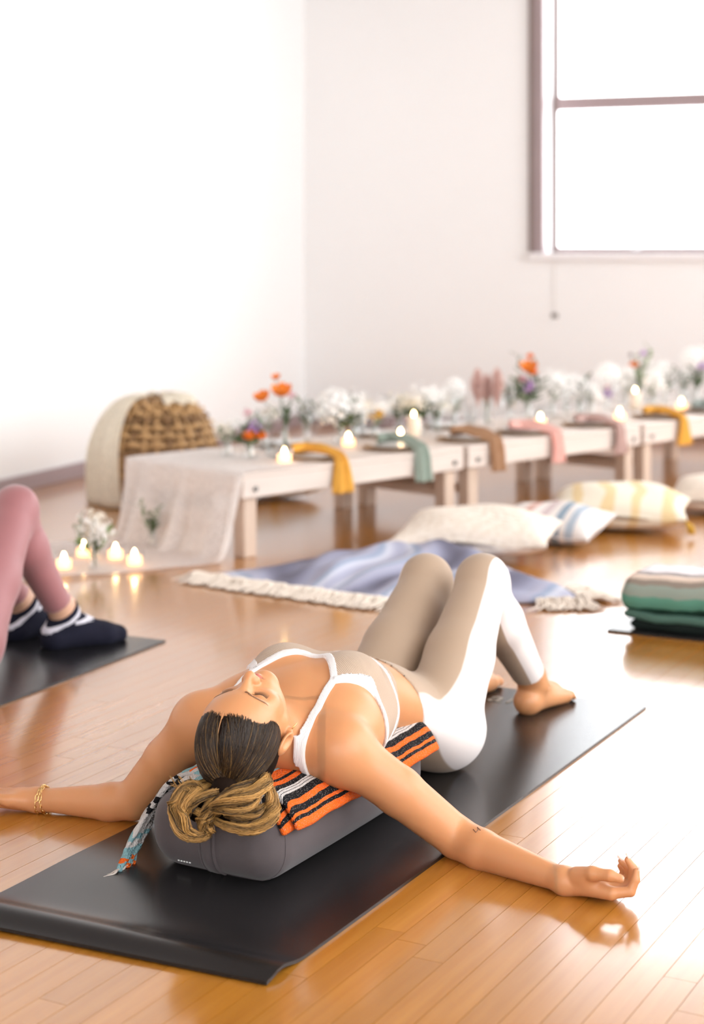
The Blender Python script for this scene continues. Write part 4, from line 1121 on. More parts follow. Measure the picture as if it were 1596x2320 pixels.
body2.add([Cone(q0 - u23*.50, h2 + u23*.08, .055, .052, .04), Ell(h2, (.095, .085, .092), None, .03), Ell(h2 + u23*.05 + z3*.04, (.06, .055, .05), None, .03), Cone(h2 + u23*.0 + z3*.085, h2 + u23*.035 + z3*.10, .008, .011, .012)], .03)
def leg2(sg):
    h, k, a = HIP2[sg], KN2[sg], AN2[sg]; fd = FD2[sg]
    m = h*.55 + k*.45; back = -fd; cf = k*.66 + a*.34 + back*.014 - z3*.004
    return [Cone(h, m, .090, .076, .03), Cone(m, k, .076, .057, .03), Ell(k, (.055, .055, .055), None, .02), Cone(k, cf, .053, .053, .03), Cone(cf, a, .053, .034, .03)]
def foot2(sg):
    a = AN2[sg]; fd = FD2[sg]; ld = np.array([fd[1], -fd[0], 0])
    heel = a - fd*.03; heel = np.array([heel[0], heel[1], .038]); ball = heel + fd*.155; ball[2] = .030; toe = heel + fd*.205; toe[2] = .024
    return [Cone(a + z3*.04, a, .034, .036, .01), Ell(heel, (.036, .036, .033), None, .02), Cone(a - z3*.01, ball, .036, .028, .03), Cone(heel, ball + ld*.02, .030, .024, .02), Cone(heel, ball - ld*.02, .030, .025, .02),
            Cone(ball + ld*.014, toe + ld*.010, .022, .017, .02), Cone(ball - ld*.016, toe - ld*.012, .024, .019, .02)]
for sg in (1, -1): body2.add(leg2(sg), .03)
for sg in (1, -1): body2.add(foot2(sg), .012)
v, f = mesh_sdf(body2, [-1.85, 3.75, -.012], [-.60, 5.55, .56], .010)
mesh_obj('body', v, f, skin_mat('light_skin', (0.62, 0.36, 0.24)), p2)
def leg2_cut(p):
    cuts = [(q0 - u23*.06 - p) @ u23]
    for sg in (1, -1):
        d = (AN2[sg]-KN2[sg])/np.linalg.norm(AN2[sg]-KN2[sg]); rel = p - AN2[sg]; u = rel @ d; lat = np.linalg.norm(rel - u[:, None]*d, axis=1)
        cuts.append(np.where((lat < .12) & (u > -.2), u + .055, -1.0))
    arm_out = np.where((p[:, 2] < .26) & (np.abs((p - q0) @ v23) > .185) & ((p - q0) @ u23 < .25), .01, -1.0)
    return np.maximum(np.max(np.stack(cuts), axis=0), arm_out)
v, f = mesh_sdf(lambda p: np.maximum(body2(p) - .0035, leg2_cut(p)), [-1.5, 4.5, -.012], [-.70, 5.4, .56], .008, project=1)
o = mesh_obj('leggings', v, f, mat('mauve_leggings', (0.34, 0.135, 0.14), .55, var=.05, vscale=12, sheen=.3), p2); o['label'] = 'dusty mauve leggings'
M_sock = mat('navy_sock_knit', (0.012, 0.012, 0.024), .9, var=.2, vscale=60, bump=.3, bscale=700, spec=.2)
M_sockw = mat('white_sock_knit', (0.68, 0.66, 0.72), .85, bump=.4, bscale=700)
for sg in (1, -1):
    d = (AN2[sg]-KN2[sg])/np.linalg.norm(AN2[sg]-KN2[sg])
    def axial(p): return (p - AN2[sg]) @ d
    lo_ = AN2[sg] - np.array([.12, .12, .13]) + np.minimum(0, FD2[sg]*.3); hi_ = AN2[sg] + np.array([.12, .12, .10]) + np.maximum(0, FD2[sg]*.3); lo_[2] = -.012
    fts = Body().add(foot2(sg), 0).add(leg2(sg)[-1:], .012)
    v, f = mesh_sdf(lambda p: np.maximum(fts(p) - .006, -.026 - axial(p)), lo_, hi_, .006, project=1)
    sk = mesh_obj('sock', v, f, M_sock, p2); sk['label'] = 'navy ankle sock with white band'
    v, f = mesh_sdf(lambda p: np.maximum(fts(p) - .0078, np.abs(axial(p) + .008) - .006), lo_, hi_, .005, project=1)
    mesh_obj('white_band', v, f, M_sockw, sk)
    v, f = mesh_sdf(lambda p: np.maximum(np.maximum(fts(p) - .0080, np.abs(axial(p) - .008 - .5*((p - AN2[sg]) @ FD2[sg]) + .012) - .005), .016 - ((p - AN2[sg]) @ FD2[sg])), lo_, hi_, .005, project=1)
    if len(v): mesh_obj('white_mark', v, f, M_sockw, sk)
hc2 = Ell(h2 - u23*.008, (.099, .090, .097), None, 0)
v, f = mesh_sdf(lambda p: np.maximum(hc2.d(p), (p - h2) @ (u23*.6 + z3*.8) - .025), h2 - .14, h2 + .14, .008, project=1)
mesh_obj('hair', v, f, mat('dark_brown_hair', (0.03, 0.017, 0.01), .45), p2)

# ================================================================== folded green blanket on the mat at right
G0 = PF(1400, 1429); gr = np.array([.892, -.452, 0]); gb = np.array([.452, .892, 0])
gbl = thing('blanket', 'folded green and black striped blanket stacked on the mat at right', 'blanket', (G0[0], G0[1], .008))
def hexs(h): return srgb(int(h[:2], 16), int(h[2:4], 16), int(h[4:], 16))
GS = [(0.0, hexs('1a221f')), (.07, hexs('4d6a5e')), (.10, hexs('1c2422')), (.20, hexs('3f6b5c')), (.235, hexs('24483c')), (.255, hexs('5f9683')), (.33, hexs('8f9a8f')), (.40, hexs('8b7f74')), (.44, hexs('c9b5a4')),
      (.50, hexs('ead3c2')), (.545, hexs('4a423e')), (.565, hexs('cfc4c0')), (.585, hexs('383230')), (.605, hexs('d5cac6')), (.625, hexs('40383a')), (.645, hexs('f0e9ea')), (.74, hexs('a9c4c9')), (.80, hexs('f2eeee')), (.90, hexs('c6cfd0'))]
M_green = stripes_mat('green_striped_weave', 'uv', GS, noise=.012, nscale=30, bump=.4)
def fold_slab(name, z0, z1, x0, x1, y0, y1, u0, u1, seed, m=M_green):
    """slab with a rounded near fold; uv.x runs from its underside up the near face and over the top"""
    h = (z1-z0)/2; prof = []
    for a in np.linspace(-math.pi/2, math.pi/2, 13): prof.append((y0 + h*.8 - h*.8*math.cos(a), (z0+z1)/2 + h*math.sin(a)))
    for y in np.linspace(y0 + h*.8, y1, 10)[1:]: prof.append((y, z1 - .012*max(0, (y-y0)/(y1-y0)-.5)))
    prof2 = prof + [(y1, z0)]
    arc = np.concatenate([[0], np.cumsum([math.dist(prof2[i], prof2[i+1]) for i in range(len(prof2)-1)])]); arc /= arc[-2]
    xs = np.concatenate([[x0, x0 + .006, x0 + .016], np.linspace(x0 + .035, x1 - .035, 16), [x1 - .016, x1 - .006, x1]]); vs = []; uv = []
    for i, x in enumerate(xs):
        k = min(i, len(xs)-1-i); sc = (0.3, .72, .93)[k] if k < 3 else 1.0
        for (y, z), a in zip(prof2, arc):
            zz = (z0+z1)/2 + (z-(z0+z1)/2)*sc; yy = y + (1-sc)*h*.6 if y < y0 + h else y
            wob = .003*math.sin(x*17 + seed) + .0025*math.sin(x*41 + seed*3)
            q = G0 + gr*(x + .12*max(0, z - .07)) + gb*(yy + wob); vs.append((q[0], q[1], .008 + zz + (wob if z1 > .05 else .0))); uv.append((u0 + (u1-u0)*min(1, a), x))
    K = len(prof2); fs = grid_faces(len(xs), K) + [(i*K, i*K+K-1, (i+1)*K+K-1, (i+1)*K) for i in range(len(xs)-1)]
    fs += [tuple(range(K)), tuple((len(xs)-1)*K+k for k in range(K))[::-1]]
    return mesh_obj(name, vs, fs, m, gbl, uv=uv)
fold_slab('folded_layer', 0.0, .030, .035, .60, .012, .30, 0, .09, 1)
fold_slab('folded_layer', .029, .056, .015, .62, .004, .31, .07, .20, 2)
fold_slab('folded_layer', .055, .165, .0, .63, 0.0, .31, .19, .97, 3)

# ================================================================== low tables
Q0 = np.array([-.42, 6.64]); WD = np.array([.7071, .7071]); QD = np.array([-.7071, .7071]); TZ = .335
def T3(a, c, z=TZ):
    q = Q0 + WD*a + QD*c; return np.array([q[0], q[1], z])
def TX(px, c, z=TZ):
    k = (px - CX)/F_PX; a = (k*(Q0[1] + QD[1]*c) - Q0[0] - QD[0]*c)/(WD[0] - k*WD[1]); return T3(a, c, z)
TAX = np.array([[WD[0], WD[1], 0], [QD[0], QD[1], 0], [0, 0, 1]])
M_wood = mat('whitewashed_pine', (0.66, 0.565, 0.50), .7, var=.16, vscale=3, stretch=(1, 1, 8))
M_wood2 = mat('bare_pine_legs', (0.60, 0.46, 0.36), .7, var=.16, vscale=6)
M_bolt = mat('steel_bolt', (.25, .24, .23), .4, metal=.8)
TL, TW = 1.29, .75
tnames = ['low whitewashed plank table at the left end, under the lace runner', 'middle low whitewashed plank table with the blush napkin', 'low whitewashed plank table at the right of the row', 'farthest low whitewashed plank table beyond the right edge']
for i in range(3):
    a0 = i*1.32
    tb = thing('low_table', tnames[i], 'table', T3(a0 + TL/2, TW/2, 0), group='low tables set end to end')
    def tbox(name, a_, b_, c_, d_, z0, z1, m, bev=.004):
        mb = MB(); mb.box(T3((a_+b_)/2, (c_+d_)/2, (z0+z1)/2), ((b_-a_)/2, (d_-c_)/2, (z1-z0)/2), TAX, bev); return mb.build(name, m, tb)
    for k in range(5): tbox('top_board', a0, a0 + TL, k*.15 + .001, k*.15 + .149, TZ - .02, TZ - .0015*(k % 2), M_wood)
    tbox('apron', a0, a0 + TL, .001, .026, TZ - .10, TZ - .0205, M_wood); tbox('apron', a0, a0 + TL, TW - .026, TW - .001, TZ - .10, TZ - .0205, M_wood)
    for aa in (a0, a0 + TL - .025): tbox('end_apron', aa, aa + .025, .027, TW - .027, TZ - .095, TZ - .0205, M_wood2)
    for aa in (a0 + .03, a0 + TL - .095):
        for cc in (.027, TW - .027 - .065): tbox('leg', aa, aa + .065, cc, cc + .065, 0, TZ - .021, M_wood2)
        tbox('stretcher', aa + .02, aa + .045, .092, TW - .092, .115, .155, M_wood2)
        for zz in (.27,):
            mb = MB(); p_ = T3(aa + .032, -.002, zz); mb.tube([p_, p_ - np.array([QD[0], QD[1], 0])*.006], .011, 10); mb.build('bolt', M_bolt, tb, smooth=False)

# ------------------------------------------------------------------ lace runner
M_lace = lace_mat('ivory_lace', (0.98, 0.95, 0.93), .74, 330)
lc = thing('lace_runner', 'sheer ivory lace runner draped over the table end onto the floor', 'tablecloth', T3(0, TW/2, 0))
prof = [(.42, TZ + .006), (.3, TZ + .006), (.15, TZ + .006), (.03, TZ + .007), (-.008, TZ), (-.018, TZ - .03), (-.03, .24), (-.05, .15), (-.07, .07), (-.10, .018), (-.16, .008), (-.28, .006), (-.40, .005), (-.52, .005), (-.62, .005), (-.70, .005)]
pp = catmull([(a, z, 0) for a, z in prof], 5)[:, :2]; nv = 64; vs = []; grng = np.random.default_rng(4)
for i, (a, z) in enumerate(pp):
    hang = np.clip((TZ - z)/TZ, 0, 1); fl = np.clip((-.1 - a)/.6, 0, 1)
    for j in range(nv):
        c = j/(nv-1); wv = math.sin(c*41 + 1.2*math.sin(c*13))*.5 + math.sin(c*23 + 2)*.5
        cc = -.015 + c*(TW + .0 - .02); cc2 = cc + (c - .45)*.25*fl + .10*fl
        off = -.045*wv*hang*(1 - fl*.9); zz = z + (.010*(1 + wv)*fl*(.6 + .4*math.sin(a*19 + c*9)) if fl > 0 else 0) + (.0 if hang > 0 else .002*wv*(a < .4))
        p_ = T3(a + off - .08*fl*math.sin(c*5), cc2, max(.004, zz)); p_ = p_ + np.array([-.26, .06, 0])*fl
        vs.append(p_)
o = mesh_obj('lace_sheet', vs, grid_faces(len(pp), nv), M_lace, lc)

# ------------------------------------------------------------------ candles
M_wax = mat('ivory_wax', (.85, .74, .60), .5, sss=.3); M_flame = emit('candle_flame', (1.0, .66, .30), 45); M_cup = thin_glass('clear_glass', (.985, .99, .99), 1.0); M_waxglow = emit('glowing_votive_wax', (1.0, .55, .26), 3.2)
def candle_proto(r, h, pillar):
    t = thing('votive_candle', 'x', 'candle')
    if not pillar:
        mb = MB(); mb.lathe([(r*.8, 0), (r, .004), (r*1.08, h), (r*1.02, h), (r*.92, .008), (r*.7, .006)], n=20); mb.build('glass_cup', M_cup, t, smooth=True, world=False)
    rr = r*(.88 if not pillar else 1); hh = h*(.6 if not pillar else 1)
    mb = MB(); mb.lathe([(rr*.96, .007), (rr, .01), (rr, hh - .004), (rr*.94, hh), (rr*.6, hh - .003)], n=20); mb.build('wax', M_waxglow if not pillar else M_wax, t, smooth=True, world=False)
    mb = MB(); mb.tube([(0, 0, hh - .003), (0, 0, hh + .010)], .001, 5); mb.build('wick', M_bolt, t, world=False)
    mb = MB(); mb.lathe([(.001, hh - .001), (.0075, hh + .004), (.0085, hh + .010), (.006, hh + .018), (.0008, hh + .028)], n=12); mb.build('flame', M_flame, t, smooth=True, world=False)
    return t
cp = candle_proto(.032, .06, False); cb_ = candle_proto(.038, .115, True)
used = set()
def place(proto, loc, label, rz=0.0, scale=1.0, group=None):
    o = proto if proto.name not in used else copy_tree(proto); used.add(proto.name)
    o.location = loc; o.rotation_euler = (0, 0, rz); o.scale = (scale,)*3; o['label'] = label
    if group: o['group'] = group
    return o
FCAND = [((145, 1290), 'lit votive on the floor lace, leftmost beside the mauve shin'), ((190, 1262), 'lit votive behind the left side of the floor bouquet'), ((262, 1268), 'lit votive just right of the floor bouquet'), ((305, 1282), 'brightest lit votive at the right of the floor lace')]
for (x, y), lb in FCAND: place(cp, PF(x, y, .006), lb, group='lit votives')
for px, c, lb in ((645, .12, 'lit votive beside the left mustard napkin'), (790, .34, 'small lit votive behind the left mustard napkin'), (908, .30, 'lit votive above the sage napkin'),
                  (1405, .20, 'lit votive beside the right mustard napkin'), (1545, .30, 'lit votive at the far right of the tables'), (1225, .30, 'lit votive behind the blush napkin')):
    place(cp, TX(px, c, TZ + .001), lb, group='lit votives')
for px, c, lb in ((938, .40, 'ivory pillar candle behind the sage napkin'), (1440, .48, 'thick ivory pillar candle behind the right mustard napkin')): place(cb_, TX(px, c, TZ + .001), lb, scale=.85)

# ------------------------------------------------------------------ glasses and plates
def goblet_proto():
    t = thing('goblet', 'x', 'glass')
    mb = MB(); mb.lathe([(.032, 0), (.033, .002), (.010, .005), (.0045, .012), (.0045, .07), (.012, .08), (.034, .105), (.038, .14), (.033, .178), (.0322, .178), (.037, .14), (.033, .107), (.008, .085)], n=20)
    mb.build('bowl', M_cup, t, smooth=True, world=False); return t
def tumbler_proto():
    t = thing('tumbler', 'x', 'glass')
    mb = MB(); mb.lathe([(.030, 0), (.034, .003), (.038, .10), (.0365, .10), (.032, .006), (.02, .005)], n=20); mb.build('cup', M_cup, t, smooth=True, world=False)
    mb = MB(); mb.lathe([(.0305, .0065), (.0345, .06), (.001, .0605)], n=16); mb.build('water', thin_glass('water', (.96, .98, .98), 1.0), t, smooth=True, world=False); return t
gp, tp_ = goblet_proto(), tumbler_proto()
GL = [598, 622, 690, 716, 812, 835, 878, 985, 1012, 1040, 1066, 1150, 1172, 1228, 1262, 1290, 1322, 1405, 1425, 1478, 1500, 1536, 1560]
cs_ = [.52, .30, .56, .40, .60, .34, .52, .58, .34, .50, .62, .34, .58, .42, .58, .36, .60, .40, .62, .38, .58, .46, .60]
near_words = ['the orange poppies', 'the left votive', 'the left mustard napkin', 'the white hydrangea', 'the hydrangea', 'the golden daisy', 'the sage napkin', 'the white stocks', 'the brown napkin', 'the pampas', 'the pink plumes', 'the blush napkin', 'the tall orange bouquet', 'the pink napkin', 'the white cluster', "the baby's breath", 'the mauve napkin', 'the right votive', 'the pillar candle', 'the right mustard napkin', 'the green stems', 'the far votive', 'the far right bouquet']
for k, (px, c) in enumerate(zip(GL, cs_)):
    gob = k % 3 != 1
    place(gp if gob else tp_, TX(px, c, TZ + .001), ('clear stemmed goblet' if gob else 'clear water tumbler') + ' standing beside ' + near_words[k], rz=k, scale=1 + .08*math.sin(k*2.3), group='glassware on the low tables')
M_plate = mat('white_stoneware', (.80, .77, .74), .3, var=.03); M_charger = mat('woven_charger', (.40, .25, .13), .8, var=.3, vscale=80, bump=.6, bscale=200)
def plate_proto():
    t = thing('plate', 'x', 'plate')
    mb = MB(); mb.lathe([(.09, 0), (.12, .003), (.150, .008), (.151, .011), (.12, .008), (.085, .007), (.001, .0065)], n=32); mb.build('charger', M_charger, t, smooth=True, world=False)
    mb = MB(); mb.lathe([(.06, .008), (.08, .010), (.116, .020), (.118, .023), (.085, .016), (.07, .014), (.001, .0135)], n=32); mb.build('dish', M_plate, t, smooth=True, world=False); return t
pp_ = plate_proto()
NAPS = [(700, 772, 'mustard', (.72, .36, .055), 'left'), (893, 955, 'sage green', (.30, .36, .30), ''), (1058, 1122, 'brown', (.42, .235, .13), ''), (1188, 1258, 'blush pink', (.80, .44, .38), ''),
        (1336, 1400, 'mauve', (.50, .33, .29), ''), (1490, 1545, 'mustard', (.72, .36, .055), 'right'), (1600, 1650, 'grey green', (.33, .37, .34), '')]
for k, (px, hx, cn, colr, side) in enumerate(NAPS):
    place(pp_, TX(px, .155, TZ + .001), 'white plate on woven charger under the %s napkin' % ((side + ' ' if side else '') + cn), rz=k, scale=.9, group='place settings')
    p0 = TX(px, .17); e0_ = TX(hx, -.002)
    pts = catmull([p0 + np.array([-.07, .0, .028]), p0 + np.array([0, 0, .034]), (p0 + e0_)/2 + np.array([0, 0, .032]), e0_ + np.array([-.012, .012, .014]), e0_ + np.array([.004, -.006, .002]), e0_ + np.array([.010, -.012, -.06]), e0_ + np.array([.012, -.014, -.125])], 6)
    n = len(pts); vs = []; nw = 17; grn = random.Random(k)
    tan = np.gradient(pts, axis=0); side_v = np.cross(tan, np.array([0, .25, 1.0])); 
    side_v[np.abs(tan[:, 2]) > .6*np.linalg.norm(tan, axis=1)] = np.array([WD[0], WD[1], 0]); side_v /= np.linalg.norm(side_v, axis=1, keepdims=True)
    for i in range(1, n):
        if side_v[i] @ side_v[i-1] < 0: side_v[i] *= -1
    for _ in range(4): side_v[1:-1] = (side_v[:-2] + side_v[1:-1] + side_v[2:])/3
    nn = np.cross(side_v, tan); nn /= np.linalg.norm(nn, axis=1, keepdims=True); nn[nn[:, 2] < -.2] *= -1
    for i in range(n):
        u = i/(n-1); w = .058 - .026*math.sin(u*math.pi)
        for j in range(nw):
            a = j/(nw-1)*2 - 1; amp = .015*(math.sin(a*7 + k + u*4) + .6*math.sin(a*13 + u*7 + k))*(1 - .3*u); vs.append(pts[i] + side_v[i]*a*w*(1 + .12*math.sin(u*9+k)) + nn[i]*(amp + .012*math.cos(a*1.5)))
    npk = thing('napkin', '%s%s gauze napkin hanging over the table edge' % ((side + ' ') if side else '', cn), 'napkin', p0 + np.array([0, 0, .02]), group='gauze napkins')
    npk['label'] = ('%s gauze napkin bunched on a plate and hanging off the table%s' % (cn, (', the %smost mustard one' % side) if side else ''))
    o = mesh_obj('cloth', vs, grid_faces(n, nw), mat('gauze_' + cn.replace(' ', '_'), colr, .9, var=.15, vscale=30, bump=.5, bscale=300), npk)
    sm = o.modifiers.new('th', 'SOLIDIFY'); sm.thickness = .002
for k, px in enumerate((640, 840, 1010)):
    place(pp_, TX(px, .60, TZ + .001), 'white plate on the far side of the tables, ' + ('behind the orange poppies', 'behind the golden daisy', 'behind the white stocks')[k], rz=k, scale=.85, group='place settings')

# ------------------------------------------------------------------ flowers
M_stem = mat('flower_stem', (.09, .14, .045), .6); M_leafd = mat('dark_green_leaf', (.075, .12, .05), .55, var=.3, vscale=20); M_leafl = mat('light_green_leaf', (.20, .30, .10), .55, var=.25, vscale=20)
M_leafg = mat('grey_green_leaf', (.24, .29, .19), .6, var=.2)
PET = {'orange': mat('orange_petal', (.86, .24, .02), .6, var=.15, vscale=30), 'white': lace_mat('white_petal', (.96, .95, .93), 1.3), 'cream': lace_mat('cream_petal', (.93, .88, .78), 1.3), 'pink': mat('pink_petal', (.75, .36, .42), .65),
       'purple': mat('lilac_petal', (.50, .28, .62), .65), 'gold': mat('golden_petal', (.78, .40, .03), .6), 'pampas': mat('pink_pampas', (.74, .49, .43), .9), 'brown': mat('dark_flower_centre', (.05, .025, .012), .8)}
def petal(mb, c, d, up, l_, w, curl):
    """one petal: 3x4 grid curving up"""
    d = d/np.linalg.norm(d); s = np.cross(d, up); s /= np.linalg.norm(s); vs = []
    for i in range(5):
        u = i/4; wd = w*math.sin(math.pi*(.12 + .78*u))
        for j in (-1, 0, 1): vs.append(c + d*l_*u + up*(curl*l_*u*u + .12*w*abs(j)) + s*wd*j*.5)
    mb.add(vs, grid_faces(5, 3))
def blossom(parent, c, kind, size, colr, face=None, seed=0):
    size = size*(1.3 if kind in ('spray', 'ball') else 1.2)
    g = random.Random(seed); up = np.array([0, 0, 1.0]) if face is None else np.array(face)/np.linalg.norm(face)
    _, ax_, ay_ = frame_of(up); mb = MB(); c = np.array(c)
    if kind in ('poppy', 'daisy'):
        n = 6 if kind == 'poppy' else 13
        for k in range(n):
            a = 2*math.pi*k/n + g.uniform(-.1, .1); petal(mb, c, ax_*math.cos(a) + ay_*math.sin(a) + up*(.55 if kind == 'poppy' else .1), up, size, size*(1.1 if kind == 'poppy' else .4), .35 if kind == 'poppy' else -.15)
    elif kind == 'rose':
        for ring_, (n, rad_, cu, tilt_) in enumerate(((3, .35, 1.2, 1.6), (5, .6, .8, .9), (7, .9, .3, .35))):
            for k in range(n):
                a = 2*math.pi*k/n + ring_*.4; petal(mb, c, ax_*math.cos(a) + ay_*math.sin(a) + up*tilt_, up, size*rad_, size*.75, cu)
    elif kind == 'ball':
        n = 46
        for k in range(n):
            z = 1 - 1.75*(k + .5)/n; r_ = math.sqrt(max(0, 1-z*z)); a = k*2.39996; d = ax_*math.cos(a)*r_ + ay_*math.sin(a)*r_ + up*z
            cc = c + d*size*g.uniform(.82, 1.0); _, e1, e2 = frame_of(d)
            for q in range(4): petal(mb, cc, e1*math.cos(q*1.57 + k) + e2*math.sin(q*1.57 + k) + d*.2, d, size*.26, size*.24, .1)
    elif kind == 'spray':
        for k in range(44):
            d = np.array([g.gauss(0, 1), g.gauss(0, 1), g.gauss(.3, .8)]); d /= np.linalg.norm(d); cc = c + d*size*g.random()**.5
            _, e1, e2 = frame_of(d)
            for q in range(4): petal(mb, cc, e1*math.cos(q*1.57) + e2*math.sin(q*1.57), d, size*.17, size*.17, .4)
    o = mb.build('blossom', PET[colr], parent, smooth=True)
    if kind == 'daisy':
        mb = MB(); mb.lathe([(size*.3, 0), (size*.25, size*.1), (size*.05, size*.16)], c=c, n=10); mb.build('flower_centre', PET['brown'], parent, smooth=True)
    return o
def leaf_spray(parent, p0, p1, n, size, m, seed=0):
    g = random.Random(seed); mb = MB(); p0 = np.array(p0); p1 = np.array(p1); ax = p1-p0; t_, e1, e2 = frame_of(ax)
    mb.tube([p0, (p0+p1)/2 + e1*.01, p1], [.0018, .0014, .0006], 5)
    for k in range(n):
        u = .25 + .75*k/n; a = k*2.4 + g.random(); d = e1*math.cos(a) + e2*math.sin(a) + t_*.7; petal(mb, p0 + ax*u, d, t_, size*1.35*g.uniform(.8, 1.2), size*.62, .1)
    return mb.build('foliage', m, parent, smooth=True)
def vase(parent, base, h, r, neck=.6, m=None):
    mb = MB(); mb.lathe([(r*.7, 0), (r, .004), (r*1.05, h*.35), (r*neck, h*.75), (r*neck*1.08, h), (r*neck*.98, h), (r*neck*.9, h*.75), (r*.94, h*.35), (r*.85, .008), (r*.3, .007)], c=base, n=18)
    mb.build('vase', m or M_cup, parent, smooth=True)
def bouquet(name, label, base, vh, vr, flowers, leaves, neck=.6, group='flowers on the low tables', cat='flower vase'):
    """flowers: (dx, dy, height, kind, size, colour); leaves: (dx, dy, height, count, leaf size, material)"""
    t = thing(name, label, cat, base, group=group); base = np.array(base, float); vase(t, base, vh, vr, neck)
    for k, (dx, dy, h, kind, size, colr) in enumerate(flowers):
        tip = base + np.array([dx, dy, h]); mb = MB(); mb.tube(catmull([base + np.array([dx*.08, dy*.08, .012]), base + np.array([dx*.15, dy*.15, vh]), tip], 4), .0017, 5); mb.build('stem', M_stem, t, smooth=True)
        if kind == 'pampas':
            g = np.random.default_rng(k); L_ = size; S_ = 260; u0 = g.random(S_); pa = []
            for i in range(S_):
                st = tip + np.array([dx*.3, dy*.3, 1.0])*L_*(u0[i]*.9 - .45); an = g.random()*6.28; rr = .035*math.sin(math.pi*(.1 + .85*u0[i]))
                pa.append([st, st + np.array([math.cos(an)*rr*.7, math.sin(an)*rr*.7, .03]), st + np.array([math.cos(an)*rr*1.2, math.sin(an)*rr*1.2, .045])])
            vv, fq, _, _ = strands_mesh(np.array(pa), np.array([.0016, .0016, .0006])[None].repeat(S_, 0), 3); mesh_obj('plume', vv, fq, PET[colr], t)
        else: blossom(t, tip, kind, size, colr, (dx*3, dy*3 - .35, 1.0), seed=k)
    for k, (dx, dy, h, n, size, m) in enumerate(leaves): leaf_spray(t, base + np.array([dx*.1, dy*.1, vh*.6]), base + np.array([dx, dy, h]), n, size, m, seed=k)
    return t
B_ = lambda px, c: TX(px, c, TZ + .001)
LD, LL, LG = M_leafd, M_leafl, M_leafg
bouquet('flower_vase', 'small vase of cream stock flowers at the left table end', B_(515, .42), .08, .03, [(-.02, 0, .12, 'spray', .035, 'cream'), (.02, 0, .14, 'spray', .035, 'white'), (0, -.01, .10, 'spray', .03, 'cream')], [(.02, .0, .10, 6, .03, LG), (-.03, 0, .11, 6, .03, LG)])
bouquet('flower_vase', 'low vase with orange roses and lilac sprigs near the table end', B_(566, .30), .07, .03, [(0, -.02, .085, 'rose', .032, 'orange'), (.04, .0, .085, 'rose', .034, 'orange'), (-.01, .01, .19, 'spray', .018, 'pink'), (.02, 0, .13, 'spray', .03, 'purple')],
        [(-.02, 0, .16, 9, .035, LD), (.05, 0, .13, 9, .035, LD), (-.04, 0, .10, 8, .035, LD), (.02, .02, .15, 8, .03, LL)])
bouquet('flower_vase', 'tall slim bud vase of orange poppies in front of the corner', B_(647, .48), .13, .022, [(-.015, 0, .225, 'poppy', .045, 'orange'), (-.095, 0, .205, 'poppy', .036, 'orange'), (-.04, 0, .30, 'poppy', .02, 'orange'), (.03, .01, .23, 'spray', .015, 'pink')],
        [(.0, 0, .20, 9, .03, LD), (.01, .0, .16, 7, .03, LD)], neck=.5)
bouquet('flower_vase', 'vase with a big white hydrangea head and dark leaves', B_(772, .44), .09, .035, [(-.035, 0, .165, 'ball', .062, 'white'), (.07, .02, .15, 'spray', .05, 'white')],
        [(.04, 0, .14, 12, .045, LD), (0, -.02, .11, 10, .045, LD), (-.09, 0, .17, 9, .03, LG), (.02, .02, .20, 9, .028, LG)])
bouquet('flower_vase', 'little vase with one golden daisy leaning over', B_(850, .50), .07, .026, [(-.01, -.01, .115, 'daisy', .05, 'gold'), (.02, .02, .14, 'spray', .04, 'white')], [(.02, 0, .12, 8, .03, LG)])
bouquet('flower_vase', 'vase of white stocks with dark green foliage, middle of the first table', B_(948, .46), .09, .034, [(.03, 0, .18, 'spray', .055, 'white'), (-.02, 0, .15, 'spray', .045, 'cream'), (.06, .01, .15, 'spray', .04, 'white'), (-.05, .02, .14, 'spray', .04, 'cream')],
        [(0, -.02, .10, 12, .04, LD), (.045, 0, .14, 10, .035, LD), (-.03, 0, .11, 10, .04, LD), (-.05, 0, .13, 8, .03, LG)])
bouquet('flower_vase', 'slender vase of white blossom beside the pink plumes', B_(1030, .56), .09, .028, [(0, 0, .19, 'ball', .04, 'white'), (-.03, 0, .15, 'spray', .035, 'white')], [(.02, 0, .14, 8, .03, LG)])
bouquet('flower_vase', 'vase of two tall pink pampas plumes', B_(1104, .50), .11, .03, [(-.045, 0, .165, 'pampas', .17, 'pampas'), (.048, 0, .165, 'pampas', .18, 'pampas'), (0, .03, .15, 'pampas', .14, 'pampas')], [], neck=.7)
bouquet('flower_vase', 'tallest mixed bouquet with orange and pink blooms, centre of the row', B_(1197, .46), .12, .036, [(0, -.01, .25, 'poppy', .045, 'orange'), (.01, 0, .32, 'rose', .022, 'orange'), (.02, .01, .235, 'rose', .032, 'orange'), (-.03, 0, .20, 'rose', .028, 'pink'), (0, -.02, .18, 'spray', .03, 'purple')],
        [(.06, 0, .21, 12, .04, LD), (-.07, 0, .22, 10, .035, LG), (-.06, .01, .36, 8, .028, LG), (.03, .02, .34, 8, .03, LG), (.0, 0, .19, 12, .04, LD), (-.05, 0, .17, 10, .04, LD)])
bouquet('flower_vase', "cloud of white baby's breath right of the tallest bouquet", B_(1250, .56), .09, .035, [(-.02, 0, .14, 'spray', .06, 'white'), (.04, 0, .16, 'spray', .06, 'white'), (0, .0, .19, 'spray', .05, 'white')], [(.03, 0, .17, 7, .03, LG)])
bouquet('flower_vase', 'small vase of white sweet peas behind the mauve napkin', B_(1312, .52), .08, .03, [(0, 0, .16, 'spray', .05, 'white'), (-.03, 0, .12, 'spray', .05, 'white'), (.04, 0, .13, 'spray', .05, 'white')], [(.035, 0, .21, 7, .035, LD)])
